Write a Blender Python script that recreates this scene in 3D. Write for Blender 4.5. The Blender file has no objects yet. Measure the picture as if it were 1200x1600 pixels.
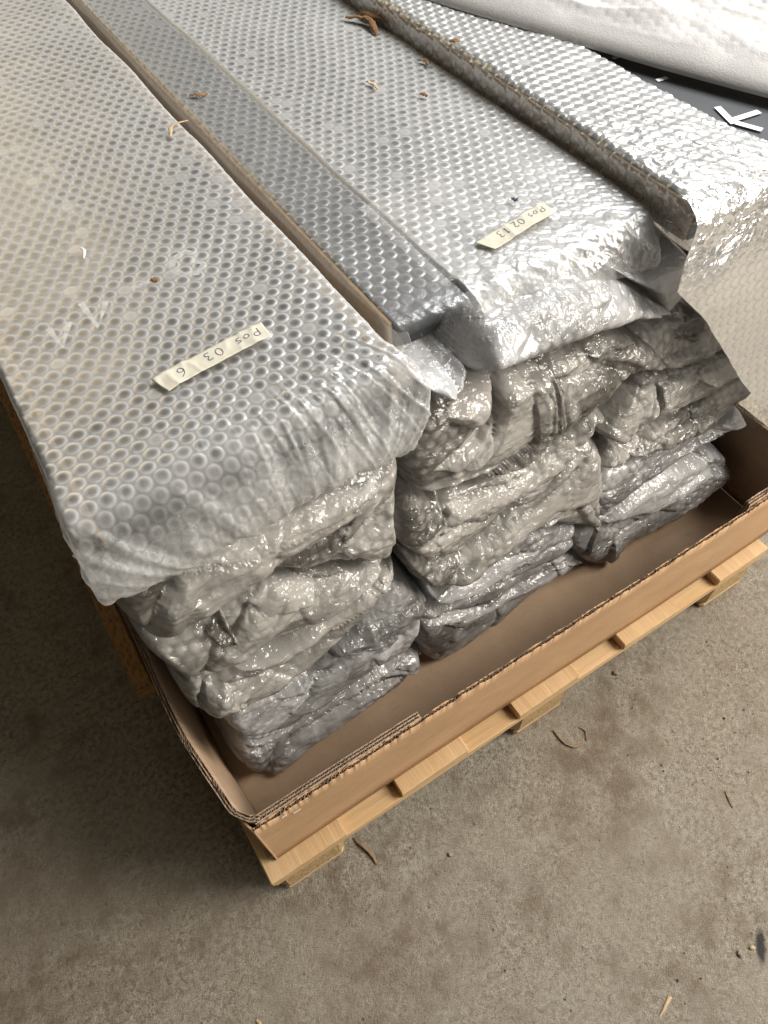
import bpy, math, random
import numpy as np
from mathutils import Vector, Matrix, Euler

scene = bpy.context.scene
COL = scene.collection
random.seed(7)

# ------------------------------------------------------------------ camera
cam_data = bpy.data.cameras.new('camera')
cam = bpy.data.objects.new('camera', cam_data)
COL.objects.link(cam)
Rw = [[0.8434881584660786, -0.53633263667543, -0.029580895258332858],
      [-0.4561039437581453, -0.6860494279957048, -0.5668380499181692],
      [0.28371978960899064, 0.49161314586120197, -0.8232979993906717]]
m = Matrix(((Rw[0][0], -Rw[1][0], -Rw[2][0], 0.09215112),
            (Rw[0][1], -Rw[1][1], -Rw[2][1], -0.27370986),
            (Rw[0][2], -Rw[1][2], -Rw[2][2], 1.47888469),
            (0, 0, 0, 1)))
cam.matrix_world = m
cam_data.sensor_fit = 'VERTICAL'
cam_data.sensor_height = 24.0
cam_data.lens = 1150.73 / 1600 * 24.0
cam_data.clip_start = 0.02
cam_data.clip_end = 100
scene.camera = cam

# ------------------------------------------------------------------ world and lamps
world = bpy.data.worlds.new('World')
scene.world = world
world.use_nodes = True
bg = world.node_tree.nodes['Background']
bg.inputs[0].default_value = (1.0, 0.95, 0.88, 1)
bg.inputs[1].default_value = 0.024


def area(name, loc, target, size, size_y, power, color, spread=180):
    l = bpy.data.lights.new(name, 'AREA')
    l.shape = 'RECTANGLE'
    l.size, l.size_y = size, size_y
    l.energy = power
    l.color = color
    l.spread = math.radians(spread)
    o = bpy.data.objects.new(name, l)
    o.location = loc
    o.rotation_euler = (Vector(target) - Vector(loc)).to_track_quat('-Z', 'Y').to_euler()
    COL.objects.link(o)
    return o


area('door_light', (3.1, -1.4, 2.9), (0.4, 0.0, 0.3), 1.8, 2.2, 230, (1.0, 0.925, 0.82))
area('window_light', (4.4, 3.9, 3.6), (0.6, 0.5, 0.9), 4.0, 2.8, 12, (0.90, 0.95, 1.0))
area('front_fill_light', (2.3, -4.0, 1.9), (0.5, 0.1, 0.5), 3.0, 2.2, 50, (1.0, 0.93, 0.83))  # added front lamp, source unseen, puts highlights on the folded ends
area('roof_skylight', (3.5, 1.3, 4.6), (0.7, 0.1, 0.2), 2.6, 2.2, 235, (0.97, 0.985, 1.0))
area('warm_fill_light', (-.5, 5.2, 3.6), (0.05, 0.75, 0.93), 2.8, 1.8, 6.5, (1.0, 0.78, 0.45), 70)  # added lamp for the warm sheen on the left wrap, no such lamp known

vs = scene.view_settings
vs.view_transform = 'Standard'
vs.look = 'None'
vs.exposure = 0.0
vs.gamma = 1.0
vs.use_curve_mapping = False
scene.cycles.max_bounces = 10
scene.cycles.transparent_max_bounces = 16
scene.cycles.use_denoising = True
scene.cycles.sample_clamp_indirect = 6.0

# ------------------------------------------------------------------ numpy helpers
def hash2(ix, iy, seed):
    v = (ix.astype(np.int64) * 374761393 + iy.astype(np.int64) * 668265263 + seed * 982451653) & 0xFFFFFFFF
    v = ((v ^ (v >> 13)) * 1274126177) & 0xFFFFFFFF
    v = v ^ (v >> 16)
    return (v & 0xFFFFFF) / float(0xFFFFFF)


def vnoise(x, y, seed=0):
    x = np.asarray(x, float); y = np.asarray(y, float)
    x, y = np.broadcast_arrays(x, y)
    ix = np.floor(x); iy = np.floor(y)
    fx = x - ix; fy = y - iy
    fx = fx * fx * fx * (fx * (fx * 6 - 15) + 10)
    fy = fy * fy * fy * (fy * (fy * 6 - 15) + 10)
    a = hash2(ix, iy, seed); b = hash2(ix + 1, iy, seed)
    c = hash2(ix, iy + 1, seed); d = hash2(ix + 1, iy + 1, seed)
    return (a * (1 - fx) + b * fx) * (1 - fy) + (c * (1 - fx) + d * fx) * fy


def fbm(x, y, seed=0, oct=4, gain=.5):
    s = 0; a = 1; t = 0
    for o in range(oct):
        s = s + a * vnoise(x * 2**o, y * 2**o, seed + o * 17); t += a; a *= gain
    return s / t


def ridge(x, y, seed=0, oct=3, gain=.5):
    s = 0; a = 1; t = 0
    for o in range(oct):
        c, sn = math.cos(.7 * o + seed), math.sin(.7 * o + seed)
        xx, yy = (x * c - y * sn) * 2**o, (x * sn + y * c) * 2**o
        s = s + a * (1 - np.abs(2 * vnoise(xx, yy, seed + o * 31) - 1)); t += a; a *= gain
    return s / t


def facet(x, y, seed=0):
    """flat triangles meeting in straight creases, -.5 to .5"""
    x, y = np.broadcast_arrays(np.asarray(x, float), np.asarray(y, float))
    c, s = math.cos(seed * 1.7), math.sin(seed * 1.7) * .35
    x, y = x + y * s + 7.3 * c, y - .3 * c * x + 3.1
    ix = np.floor(x); iy = np.floor(y); fx = x - ix; fy = y - iy
    a = hash2(ix, iy, seed); b = hash2(ix + 1, iy, seed); c_ = hash2(ix, iy + 1, seed); d = hash2(ix + 1, iy + 1, seed)
    return np.where(fx > fy, a + (b - a) * fx + (d - b) * fy, a + (c_ - a) * fy + (d - c_) * fx) - .5


def sstep(a, b, x):
    t = np.clip((x - a) / (b - a), 0, 1)
    return t * t * (3 - 2 * t)


PITCH = .0184


def bubbles(a, s, rot=3.0, off=(0, 0)):
    """hexagonal lattice of air cells: height (0 on the land, 1 on top) and the clear flat heart of each cell"""
    c, sn = math.cos(math.radians(rot)), math.sin(math.radians(rot))
    wa = (vnoise(a * 6, s * 6, 901) - .5) * .010; ws = (vnoise(a * 6, s * 6, 902) - .5) * .010
    a = a + wa; s = s + ws
    x = (a * c + s * sn + off[0]) / PITCH; y = (-a * sn + s * c + off[1]) / PITCH
    r3 = math.sqrt(3)
    def near(x, y):
        dx = x - np.round(x); dy = y / r3 - np.round(y / r3)
        return dx * dx + (dy * r3) ** 2
    d1 = near(x, y); d2 = near(x - .5, y - r3 / 2)
    d = np.sqrt(np.minimum(d1, d2))
    q = np.where(d1 < d2, hash2(np.round(x), np.round(y / r3), 55), hash2(np.round(x - .5), np.round((y - r3 / 2) / r3), 77))
    full = np.where(q < .03, .30, .93 + .07 * q)            # a few cells have burst, the rest are unevenly full
    return (1 - sstep(.345, .475, d)) * full, (1 - sstep(.13, .385 + .03 * (q - .5), d)) * full


def make_obj(name, verts, faces, mat, parent=None, smooth=True, attrs=None, loops=None):
    me = bpy.data.meshes.new(name)
    if isinstance(verts, np.ndarray) and isinstance(faces, np.ndarray):
        nv, nf, k = len(verts), len(faces), faces.shape[1]
        me.vertices.add(nv); me.vertices.foreach_set('co', verts.astype(np.float32).ravel())
        me.loops.add(nf * k); me.loops.foreach_set('vertex_index', faces.astype(np.int32).ravel())
        me.polygons.add(nf)
        me.polygons.foreach_set('loop_start', (np.arange(nf) * k).astype(np.int32))
        try:
            me.polygons.foreach_set('loop_total', np.full(nf, k, np.int32))
        except Exception:
            pass
        me.update(calc_edges=True)
    else:
        me.from_pydata([tuple(v) for v in verts], [], [tuple(f) for f in faces])
        me.update()
    me.polygons.foreach_set('use_smooth', np.full(len(me.polygons), smooth))
    for k2, arr in (attrs or {}).items():
        at = me.attributes.new(k2, 'FLOAT', 'POINT')
        at.data.foreach_set('value', np.asarray(arr, np.float32).ravel())
    if mat: me.materials.append(mat)
    o = bpy.data.objects.new(name, me)
    COL.objects.link(o)
    if parent: o.parent = parent
    return o


def grid_faces(n, m, mask=None):
    i = np.arange(n - 1)[:, None] * m + np.arange(m - 1)[None, :]
    f = np.stack([i, i + 1, i + m + 1, i + m], -1).reshape(-1, 4)
    if mask is not None:
        mk = mask.ravel()
        f = f[mk[f].all(1)]
    return f


class MB:
    """collects boxes and strips into one mesh"""
    def __init__(s): s.v = []; s.f = []
    def add(s, vs, fs):
        n = len(s.v); s.v += [tuple(v) for v in vs]; s.f += [tuple(i + n for i in f) for f in fs]
    def box(s, lo, hi, bev=0.0, jit=0.0):
        x0, y0, z0 = lo; x1, y1, z1 = hi
        j = lambda: random.uniform(-jit, jit)
        if bev <= 0:
            vs = [(x + j(), y + j(), z + j()) for z in (z0, z1) for y in (y0, y1) for x in (x0, x1)]
            s.add(vs, [(0, 2, 3, 1), (4, 5, 7, 6), (0, 1, 5, 4), (2, 6, 7, 3), (0, 4, 6, 2), (1, 3, 7, 5)])
        else:
            b = bev
            prof = [(x0 + b, y0), (x1 - b, y0), (x1, y0 + b), (x1, y1 - b), (x1 - b, y1), (x0 + b, y1), (x0, y1 - b), (x0, y0 + b)]
            prof_in = [(min(max(x, x0 + b), x1 - b), min(max(y, y0 + b), y1 - b)) for x, y in prof]
            rings = [(prof_in, z0), (prof, z0 + b), (prof, z1 - b), (prof_in, z1)]
            vs = [(x + j(), y + j(), z + j()) for p, z in rings for x, y in p]
            fs = [tuple(range(7, -1, -1)), tuple(range(24, 32))]
            for r in range(3):
                for k in range(8):
                    fs.append((r * 8 + k, r * 8 + (k + 1) % 8, (r + 1) * 8 + (k + 1) % 8, (r + 1) * 8 + k))
            s.add(vs, fs)
    def build(s, name, mat, parent=None, smooth=False):
        return make_obj(name, s.v, s.f, mat, parent, smooth)


def thing(name, label, cat, loc=(0, 0, 0), group=None):
    o = bpy.data.objects.new(name, None)
    o.empty_display_size = .05
    COL.objects.link(o)
    o.location = loc
    o['label'] = label; o['category'] = cat
    if group: o['group'] = group
    return o


def tag(o, label, cat, group=None):
    o['label'] = label; o['category'] = cat
    if group: o['group'] = group
    return o


def rel(o, parent):
    """keep the world place of a mesh built in world coordinates under a shifted parent"""
    o.parent = parent
    o.matrix_parent_inverse = Matrix.Translation(-parent.location)
    return o


# ------------------------------------------------------------------ materials
def new_mat(name):
    mt = bpy.data.materials.new(name)
    mt.use_nodes = True
    nt = mt.node_tree
    nt.nodes.clear()
    return mt, nt


class N:
    def __init__(s, nt): s.nt = nt
    def __call__(s, typ, **kw):
        n = s.nt.nodes.new('ShaderNode' + typ)
        for k, v in kw.items():
            if k.startswith('i_'):
                key = k[2:]
                key = int(key) if key.isdigit() else key.replace('_', ' ')
                inp = n.inputs[key]
                if hasattr(v, 'is_linked') or isinstance(v, bpy.types.NodeSocket):
                    s.nt.links.new(v, inp)
                else:
                    inp.default_value = v
            else:
                setattr(n, k, v)
        return n
    def math(s, op, a, b=0.0, c=None, clamp=False):
        n = s.nt.nodes.new('ShaderNodeMath'); n.operation = op; n.use_clamp = clamp
        for i, v in enumerate((a, b, c)):
            if v is None: continue
            if isinstance(v, bpy.types.NodeSocket): s.nt.links.new(v, n.inputs[i])
            else: n.inputs[i].default_value = v
        return n.outputs[0]
    def ramp(s, fac, stops):
        n = s.nt.nodes.new('ShaderNodeValToRGB')
        el = n.color_ramp.elements
        while len(el) < len(stops): el.new(.5)
        for e, (p, c) in zip(el, stops):
            e.position = p; e.color = tuple(c) + (1,) if len(c) == 3 else c
        s.nt.links.new(fac, n.inputs[0])
        return n.outputs[0]
    def mix(s, fac, a, b):
        n = s.nt.nodes.new('ShaderNodeMix'); n.data_type = 'RGBA'
        for i, v in ((0, fac), (6, a), (7, b)):
            if isinstance(v, bpy.types.NodeSocket): s.nt.links.new(v, n.inputs[i])
            else: n.inputs[i].default_value = v if i == 0 else (tuple(v) + (1,))[:4]
        return n.outputs[2]
    def noise(s, vec, scale, detail=4, rough=.5, typ='FBM', dist=0.0):
        n = s.nt.nodes.new('ShaderNodeTexNoise'); n.noise_type = typ
        if vec is not None: s.nt.links.new(vec, n.inputs['Vector'])
        n.inputs['Scale'].default_value = scale; n.inputs['Detail'].default_value = detail
        n.inputs['Roughness'].default_value = rough
        n.inputs['Distortion'].default_value = dist
        return n.outputs[0]
    def mapping(s, vec, scale=(1, 1, 1), rot=(0, 0, 0)):
        n = s.nt.nodes.new('ShaderNodeMapping')
        s.nt.links.new(vec, n.inputs[0]); n.inputs['Scale'].default_value = scale; n.inputs['Rotation'].default_value = rot
        return n.outputs[0]
    def bump(s, h, strength, dist, normal=None):
        n = s.nt.nodes.new('ShaderNodeBump')
        s.nt.links.new(h, n.inputs['Height']); n.inputs['Strength'].default_value = strength; n.inputs['Distance'].default_value = dist
        if normal is not None: s.nt.links.new(normal, n.inputs['Normal'])
        return n.outputs[0]
    def out(s, sh):
        o = s.nt.nodes.new('ShaderNodeOutputMaterial'); s.nt.links.new(sh, o.inputs[0])
    def obj(s):
        return s.nt.nodes.new('ShaderNodeTexCoord').outputs['Object']
    def attr(s, name):
        n = s.nt.nodes.new('ShaderNodeAttribute'); n.attribute_name = name
        return n.outputs['Fac']
    def mixsh(s, fac, a, b):
        n = s.nt.nodes.new('ShaderNodeMixShader')
        if isinstance(fac, bpy.types.NodeSocket): s.nt.links.new(fac, n.inputs[0])
        else: n.inputs[0].default_value = fac
        s.nt.links.new(a, n.inputs[1]); s.nt.links.new(b, n.inputs[2])
        return n.outputs[0]


def facets(n, co, rot=.6):
    """crumpled film: flat facets meeting in sharp creases, at three sizes, drawn out along the folds"""
    wn = n.nt.nodes.new('ShaderNodeTexNoise'); n.nt.links.new(co, wn.inputs['Vector'])
    wn.inputs['Scale'].default_value = 26; wn.inputs['Detail'].default_value = 3
    w = n('VectorMath', operation='MULTIPLY_ADD'); n.nt.links.new(wn.outputs['Color'], w.inputs[0])
    w.inputs[1].default_value = (.035, .035, .035); n.nt.links.new(co, w.inputs[2])
    tot = None
    for sc, rt, wt, metric in ((34, rot, .6, 'CHEBYCHEV'), (75, rot - .5, .42, 'MANHATTAN'), (190, rot + .4, .22, 'CHEBYCHEV')):
        v = n('TexVoronoi', distance=metric, i_Scale=float(sc))
        n.nt.links.new(n.mapping(w.outputs[0], (.55, 1, 1.35), (0, rt, .3)), v.inputs['Vector'])
        d = n.math('MULTIPLY', v.outputs['Distance'], wt)
        tot = d if tot is None else n.math('ADD', tot, d)
    return tot


def mat_film(name, milk=0.51, cell=0.50, tint=(0.66, 0.66, 0.65), gloss=.31, crumple=.10, spec=.19, ringdark=0.0):
    """thin air-cell polyethylene: clear over the cells, milky on the land, glossy everywhere"""
    mt, nt = new_mat(name); n = N(nt)
    co = n.obj()
    b = n.attr('bub'); lay = n.attr('lay')
    big = n.noise(co, 9, 3, .55)
    fine = n.noise(co, 420, 3, .6)
    tight = n.attr('cr')
    cre = n.math('MULTIPLY', facets(n, co), n.math('ADD', crumple, n.math('MULTIPLY', tight, 4.5)))
    h = n.math('ADD', n.math('MULTIPLY', fine, .10), cre)
    nor = n.bump(fine, .12, .0003)
    nor_s = n.bump(h, .8, .0012)
    lw = n('LayerWeight', i_Blend=.45, i_Normal=nor)
    al = n.math('SUBTRACT', milk, n.math('MULTIPLY', n.attr('core'), cell))
    al = n.math('ADD', al, n.math('MULTIPLY', n.math('SUBTRACT', big, .5), .35))
    ring = n.math('MULTIPLY', n.math('MULTIPLY', b, n.math('SUBTRACT', 1.0, b)), 1.15)
    al = n.math('ADD', al, ring)
    al = n.math('MULTIPLY', al, lay)
    rough = n.math('SUBTRACT', gloss, n.math('MULTIPLY', tight, gloss * .7), clamp=True)
    al = n.math('ADD', al, n.math('MULTIPLY', n.math('POWER', lw.outputs['Facing'], 1.6), .6), clamp=True)
    al = n.math('MINIMUM', al, .97)
    tr = n('BsdfTransparent', i_Color=(0.97, 0.975, 0.98, 1))
    tcol = n.mix(n.math('MULTIPLY', ring, ringdark * 3), tint, tuple(c * .45 for c in tint))
    df = n('BsdfDiffuse', i_Color=tcol, i_Normal=nor)
    tl = n('BsdfTranslucent', i_Color=tint + (1,), i_Normal=nor)
    body = n.mixsh(.35, df.outputs[0], tl.outputs[0])
    sh = n.mixsh(al, tr.outputs[0], body)
    fr = n('Fresnel', i_IOR=1.5, i_Normal=nor_s)
    f2 = n.math('MULTIPLY', fr.outputs[0], spec, clamp=True)
    gl = n('BsdfGlossy', i_Color=(1, 1, 1, 1), i_Roughness=rough, i_Normal=nor_s)
    n.out(n.mixsh(f2, sh, gl.outputs[0]))
    return mt


def mat_end(name, dark=(.10, .092, .082), light=(.52, .505, .475), clear=.12, fdist=.008):
    """several crumpled layers of the same film at the folded ends, over tan board edges"""
    mt, nt = new_mat(name); n = N(nt)
    co = n.obj()
    b = n.attr('bub'); lay = n.attr('lay')
    big = n.noise(co, 14, 4, .6)
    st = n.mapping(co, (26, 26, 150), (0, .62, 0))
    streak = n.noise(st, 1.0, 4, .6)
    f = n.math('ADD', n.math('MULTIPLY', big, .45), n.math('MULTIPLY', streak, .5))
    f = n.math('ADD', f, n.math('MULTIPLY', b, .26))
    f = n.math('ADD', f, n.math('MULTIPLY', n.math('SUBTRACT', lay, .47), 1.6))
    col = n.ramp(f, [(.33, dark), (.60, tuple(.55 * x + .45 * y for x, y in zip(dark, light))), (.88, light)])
    h = facets(n, co)
    patchy = n.ramp(n.noise(co, 24, 3, .55), [(.40, (.05, .05, .05)), (.64, (1, 1, 1))])
    hp = n.math('MULTIPLY', h, patchy)
    nor = n.bump(hp, .22, fdist)
    nor_s = n.bump(hp, 1.0, fdist)
    ro = n.math('ADD', .03, n.math('MULTIPLY', big, .18))
    p = n('BsdfPrincipled', i_Base_Color=col, i_Roughness=.38, i_Normal=nor)
    p.inputs['Specular IOR Level'].default_value = .25
    p.inputs['Coat Weight'].default_value = .85
    p.inputs['Coat IOR'].default_value = 1.8
    nt.links.new(ro, p.inputs['Coat Roughness'])
    nt.links.new(nor_s, p.inputs['Coat Normal'])
    tl = n('BsdfTranslucent', i_Color=light + (1,), i_Normal=nor)
    tr = n('BsdfTransparent')
    sh = n.mixsh(.15, p.outputs[0], tl.outputs[0])
    n.out(n.mixsh(clear, sh, tr.outputs[0]))
    return mt


def mat_simple(name, col, rough=.5, spec=.5, var=.0, scale=30, bump=0.0, bscale=200, col2=None, stretch=(1, 1, 1)):
    mt, nt = new_mat(name); n = N(nt)
    co = n.mapping(n.obj(), stretch)
    p = n('BsdfPrincipled', i_Roughness=rough)
    p.inputs['Specular IOR Level'].default_value = spec
    if var or col2:
        c2 = col2 or tuple(c * (1 - var) for c in col)
        nt.links.new(n.mix(n.ramp(n.noise(co, scale, 5, .6), [(.3, (0, 0, 0)), (.7, (1, 1, 1))]), c2, col), p.inputs['Base Color'])
    else:
        p.inputs['Base Color'].default_value = col + (1,)
    if bump:
        nt.links.new(n.bump(n.noise(co, bscale, 4, .6), .6, bump), p.inputs['Normal'])
    n.out(p.outputs[0])
    return mt


def mat_floor():
    mt, nt = new_mat('worn_concrete'); n = N(nt)
    co = n.obj()
    big = n.noise(co, 2.2, 4, .55)
    mid = n.noise(co, 15, 9, .74)
    fin = n.noise(co, 95, 7, .78)
    grit = n.noise(co, 480, 3, .65)
    vor = n('TexVoronoi', i_Scale=210.0); nt.links.new(co, vor.inputs['Vector'])
    base = n.mix(n.ramp(fin, [(.38, (0, 0, 0)), (.60, (1, 1, 1))]), (.215, .178, .132), (.60, .55, .455))
    base = n.mix(n.ramp(grit, [(.40, (.55, .55, .55)), (.56, (0, 0, 0))]), base, (.12, .105, .085))
    dirtf = n.math('ADD', n.math('MULTIPLY', mid, .60), n.math('ADD', n.math('MULTIPLY', big, .30), n.math('MULTIPLY', fin, .45)))
    dirt = n.ramp(dirtf, [(.70, (0, 0, 0)), (.77, (1, 1, 1))])
    base = n.mix(n.math('MULTIPLY', dirt, .78), base, (.16, .112, .070))
    dots = n.ramp(n.noise(co, 62, 6, .78), [(.62, (0, 0, 0)), (.66, (1, 1, 1))])
    base = n.mix(n.math('MULTIPLY', dots, .55), base, (.085, .066, .048))
    pale = n.ramp(n.noise(n.mapping(co, (5, 11, 1), (0, 0, .6)), 1.0, 7, .7, 'FBM', .4), [(.56, (0, 0, 0)), (.70, (1, 1, 1))])
    base = n.mix(n.math('MULTIPLY', pale, .5), base, (.52, .50, .43))
    sp = n.ramp(vor.outputs['Distance'], [(.06, (1, 1, 1)), (.13, (0, 0, 0))])
    base = n.mix(n.math('MULTIPLY', sp, n.math('MULTIPLY', fin, .9)), base, (.60, .58, .53))
    worn = n.ramp(n.noise(n.mapping(co, (1, 1.4, 1), (0, 0, .5)), 4.2, 6, .62, 'FBM', .6), [(.44, (0, 0, 0)), (.62, (1, 1, 1))])
    base = n.mix(n.math('MULTIPLY', worn, .38), base, n.mix(mid, (.27, .24, .19), (.60, .56, .475)))
    base = n.mix(n.ramp(n.noise(co, 1.3, 3, .5), [(.42, (0, 0, 0)), (.66, (.4, .4, .4))]), base, (.235, .185, .135))
    # black tar smear with its own outline
    mp = n.nt.nodes.new('ShaderNodeMapping'); mp.vector_type = 'POINT'
    nt.links.new(co, mp.inputs[0]); mp.inputs['Location'].default_value = (-.655, .51, 0)
    mp2 = n.mapping(n.mapping(mp.outputs[0], (1, 1, 1), (0, 0, -.80)), (38, 130, 1))
    ln = n('VectorMath', operation='LENGTH'); nt.links.new(mp2, ln.inputs[0])
    tar = n.math('SUBTRACT', ln.outputs['Value'], n.math('ADD', n.math('MULTIPLY', mid, 1.1), n.math('MULTIPLY', n.math('SUBTRACT', fin, .5), 2.2)))
    base = n.mix(n.ramp(tar, [(.15, (.9, .9, .9)), (.75, (0, 0, 0))]), base, (.02, .022, .028))
    h = n.math('ADD', n.math('MULTIPLY', fin, 1.0), n.math('ADD', n.math('MULTIPLY', grit, .55), n.math('MULTIPLY', mid, .5)))
    nor = n.bump(h, 1.0, .006)
    p = n('BsdfPrincipled', i_Base_Color=base, i_Roughness=.72, i_Normal=nor)
    p.inputs['Specular IOR Level'].default_value = .35
    n.out(p.outputs[0])
    return mt


def mat_wood(name, c1, c2, axis, rough=.65):
    mt, nt = new_mat(name); n = N(nt)
    geo = n.obj()
    info = nt.nodes.new('ShaderNodeObjectInfo')
    off = n('VectorMath', operation='ADD'); nt.links.new(geo, off.inputs[0])
    sc = n('VectorMath', operation='SCALE'); nt.links.new(info.outputs['Random'], sc.inputs['Scale']); sc.inputs[0].default_value = (7, 3, 5)
    nt.links.new(sc.outputs[0], off.inputs[1])
    s = [60, 60, 60]; s[axis] = 3.0
    v = n.mapping(off.outputs[0], tuple(s))
    g = n.noise(v, 1.0, 5, .6, 'FBM', .6)
    blot = n.noise(off.outputs[0], 7, 4, .6)
    f = n.math('ADD', n.math('MULTIPLY', g, .8), n.math('MULTIPLY', blot, .3))
    col = n.ramp(f, [(.35, c2), (.72, c1)])
    s2 = [420, 420, 420]; s2[axis] = 16.0
    fib = n.noise(n.mapping(off.outputs[0], tuple(s2)), 1.0, 3, .6)
    nor = n.bump(n.math('ADD', fib, g), .7, .0012)
    p = n('BsdfPrincipled', i_Base_Color=col, i_Roughness=rough, i_Normal=nor)
    p.inputs['Specular IOR Level'].default_value = .3
    n.out(p.outputs[0])
    return mt


def mat_chip(name, c1, c2):
    mt, nt = new_mat(name); n = N(nt)
    co = n.mapping(n.obj(), (1, .45, 1))
    v = n('TexVoronoi', i_Scale=170.0); nt.links.new(co, v.inputs['Vector'])
    nz = n.noise(co, 70, 5, .65)
    f = n.math('ADD', n.math('MULTIPLY', v.outputs['Distance'], .6), n.math('MULTIPLY', nz, .7))
    col = n.ramp(f, [(.35, c2), (.75, c1)])
    nor = n.bump(f, .8, .0016)
    p = n('BsdfPrincipled', i_Base_Color=col, i_Roughness=.75, i_Normal=nor)
    p.inputs['Specular IOR Level'].default_value = .25
    n.out(p.outputs[0])
    return mt


def mat_card(name, col, col2):
    mt, nt = new_mat(name); n = N(nt)
    co = n.obj()
    f1 = n.noise(n.mapping(co, (1, 1, 2.2)), 6, 5, .6)
    f2 = n.noise(n.mapping(co, (.35, 1, 3.5), (0, .12, 0)), 60, 5, .7)
    base = n.mix(n.ramp(f1, [(.3, (0, 0, 0)), (.7, (1, 1, 1))]), col2, col)
    base = n.mix(n.ramp(f2, [(.60, (0, 0, 0)), (.72, (.4, .4, .4))]), base, tuple(c * .62 for c in col2))
    base = n.mix(n.ramp(n.noise(co, 420, 3, .7), [(.5, (0, 0, 0)), (.75, (.35, .35, .35))]), base, tuple(min(1, c * 1.3) for c in col))
    h = n.math('ADD', n.math('MULTIPLY', f1, 3.0), n.math('ADD', n.math('MULTIPLY', f2, .5), n.math('MULTIPLY', n.noise(co, 300, 3, .6), .12)))
    p = n('BsdfPrincipled', i_Base_Color=base, i_Roughness=.75, i_Normal=n.bump(h, .6, .0022))
    p.inputs['Specular IOR Level'].default_value = .25
    n.out(p.outputs[0])
    return mt


M = {}
M['film'] = mat_film('air_cell_film')
M['film_m'] = mat_film('air_cell_film_double', milk=.49, cell=.46, gloss=.31, spec=.13)
M['film_r'] = mat_film('air_cell_film_glossy', milk=.56, cell=.46, gloss=.26, crumple=.3, spec=.24)
M['film_drape'] = mat_film('air_cell_film_loose', milk=.95, cell=.06, tint=(.70, .69, .675), gloss=.3, crumple=.15, spec=.5, ringdark=.8)
M['end'] = mat_end('folded_film')
M['end_cool'] = mat_end('folded_film_lower', dark=(.095, .092, .09), light=(.52, .52, .525))
M['foam'] = mat_simple('white_foam_film', (.66, .655, .65), .6, .4, var=.06, scale=120, bump=.0010, bscale=420)
M['panel'] = mat_simple('anthracite_panel', (.040, .045, .052), .5, .22, var=.15, scale=6)
M['panel_bare'] = mat_simple('anthracite_panel_bare', (.045, .051, .059), .42, .5, var=.15, scale=6)
M['print'] = mat_simple('white_print', (.80, .81, .82), .5, .4)
M['board'] = mat_simple('tan_board_edge', (.46, .32, .18), .75, .25, var=.45, scale=60, bump=.0006)
M['floor'] = mat_floor()
M['card'] = mat_card('kraft_card', (.56, .365, .21), (.45, .285, .16))
M['card_in'] = mat_card('kraft_card_inside', (.48, .35, .24), (.38, .27, .185))
M['flute'] = mat_simple('kraft_flute', (.34, .27, .21), .85, .2, var=.25, scale=90)
M['pine_y'] = mat_wood('pine_lengthwise', (.66, .47, .27), (.50, .325, .165), 1)
M['pine_x'] = mat_wood('pine_crosswise', (.68, .48, .27), (.52, .33, .16), 0)
M['chip'] = mat_chip('pressed_chip_block', (.50, .36, .19), (.27, .175, .085))
M['chip_dark'] = mat_chip('chipboard_plank', (.42, .25, .11), (.20, .105, .04))
M['tape'] = mat_simple('masking_tape', (.70, .67, .575), .75, .25, col2=(.64, .605, .50), scale=60, bump=.0004, bscale=300)
tn = M['tape'].node_tree; to_ = [x for x in tn.nodes if x.type == 'OUTPUT_MATERIAL'][0]; src = to_.inputs[0].links[0].from_socket
tm_ = tn.nodes.new('ShaderNodeMixShader'); tm_.inputs[0].default_value = .16; tt_ = tn.nodes.new('ShaderNodeBsdfTransparent')
tn.links.new(src, tm_.inputs[1]); tn.links.new(tt_.outputs[0], tm_.inputs[2]); tn.links.new(tm_.outputs[0], to_.inputs[0])
M['ink'] = mat_simple('blue_black_ink', (.07, .07, .12), .6, .3)
M['steel'] = mat_simple('steel_wire', (.6, .6, .6), .3, .6)
M['shaving'] = mat_simple('brown_shaving', (.28, .155, .068), .75, .25, col2=(.15, .075, .03), scale=160, bump=.001, bscale=300)
M['shaving_pale'] = mat_simple('pale_shaving', (.55, .43, .28), .7, .3, col2=(.42, .30, .17), scale=160)
M['twig'] = mat_simple('dry_twig', (.30, .22, .14), .8, .2, col2=(.18, .12, .07), scale=120, bump=.0006)
M['stone'] = mat_simple('small_stone', (.35, .30, .24), .8, .2, col2=(.22, .18, .14), scale=160, bump=.0006)
M['clear'] = mat_film('clear_tape_film', milk=.18, cell=0, gloss=.07, crumple=.8)

# ------------------------------------------------------------------ floor
gx = np.concatenate([[-8, -3], np.linspace(-1.5, 2.2, 120), [4, 9]])
gy = np.concatenate([[-8, -3], np.linspace(-1.3, 1.6, 100), [4, 9]])
X, Y = np.meshgrid(gx, gy, indexing='ij')
Z = (fbm(X * 9, Y * 9, 3) - .5) * .004
fl = make_obj('concrete_floor', np.stack([X, Y, Z], -1).reshape(-1, 3), grid_faces(len(gx), len(gy))[:, ::-1][:, ::-1], M['floor'])
fl['kind'] = 'structure'
fl['label'] = 'worn dusty concrete floor under the pallet'

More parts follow.
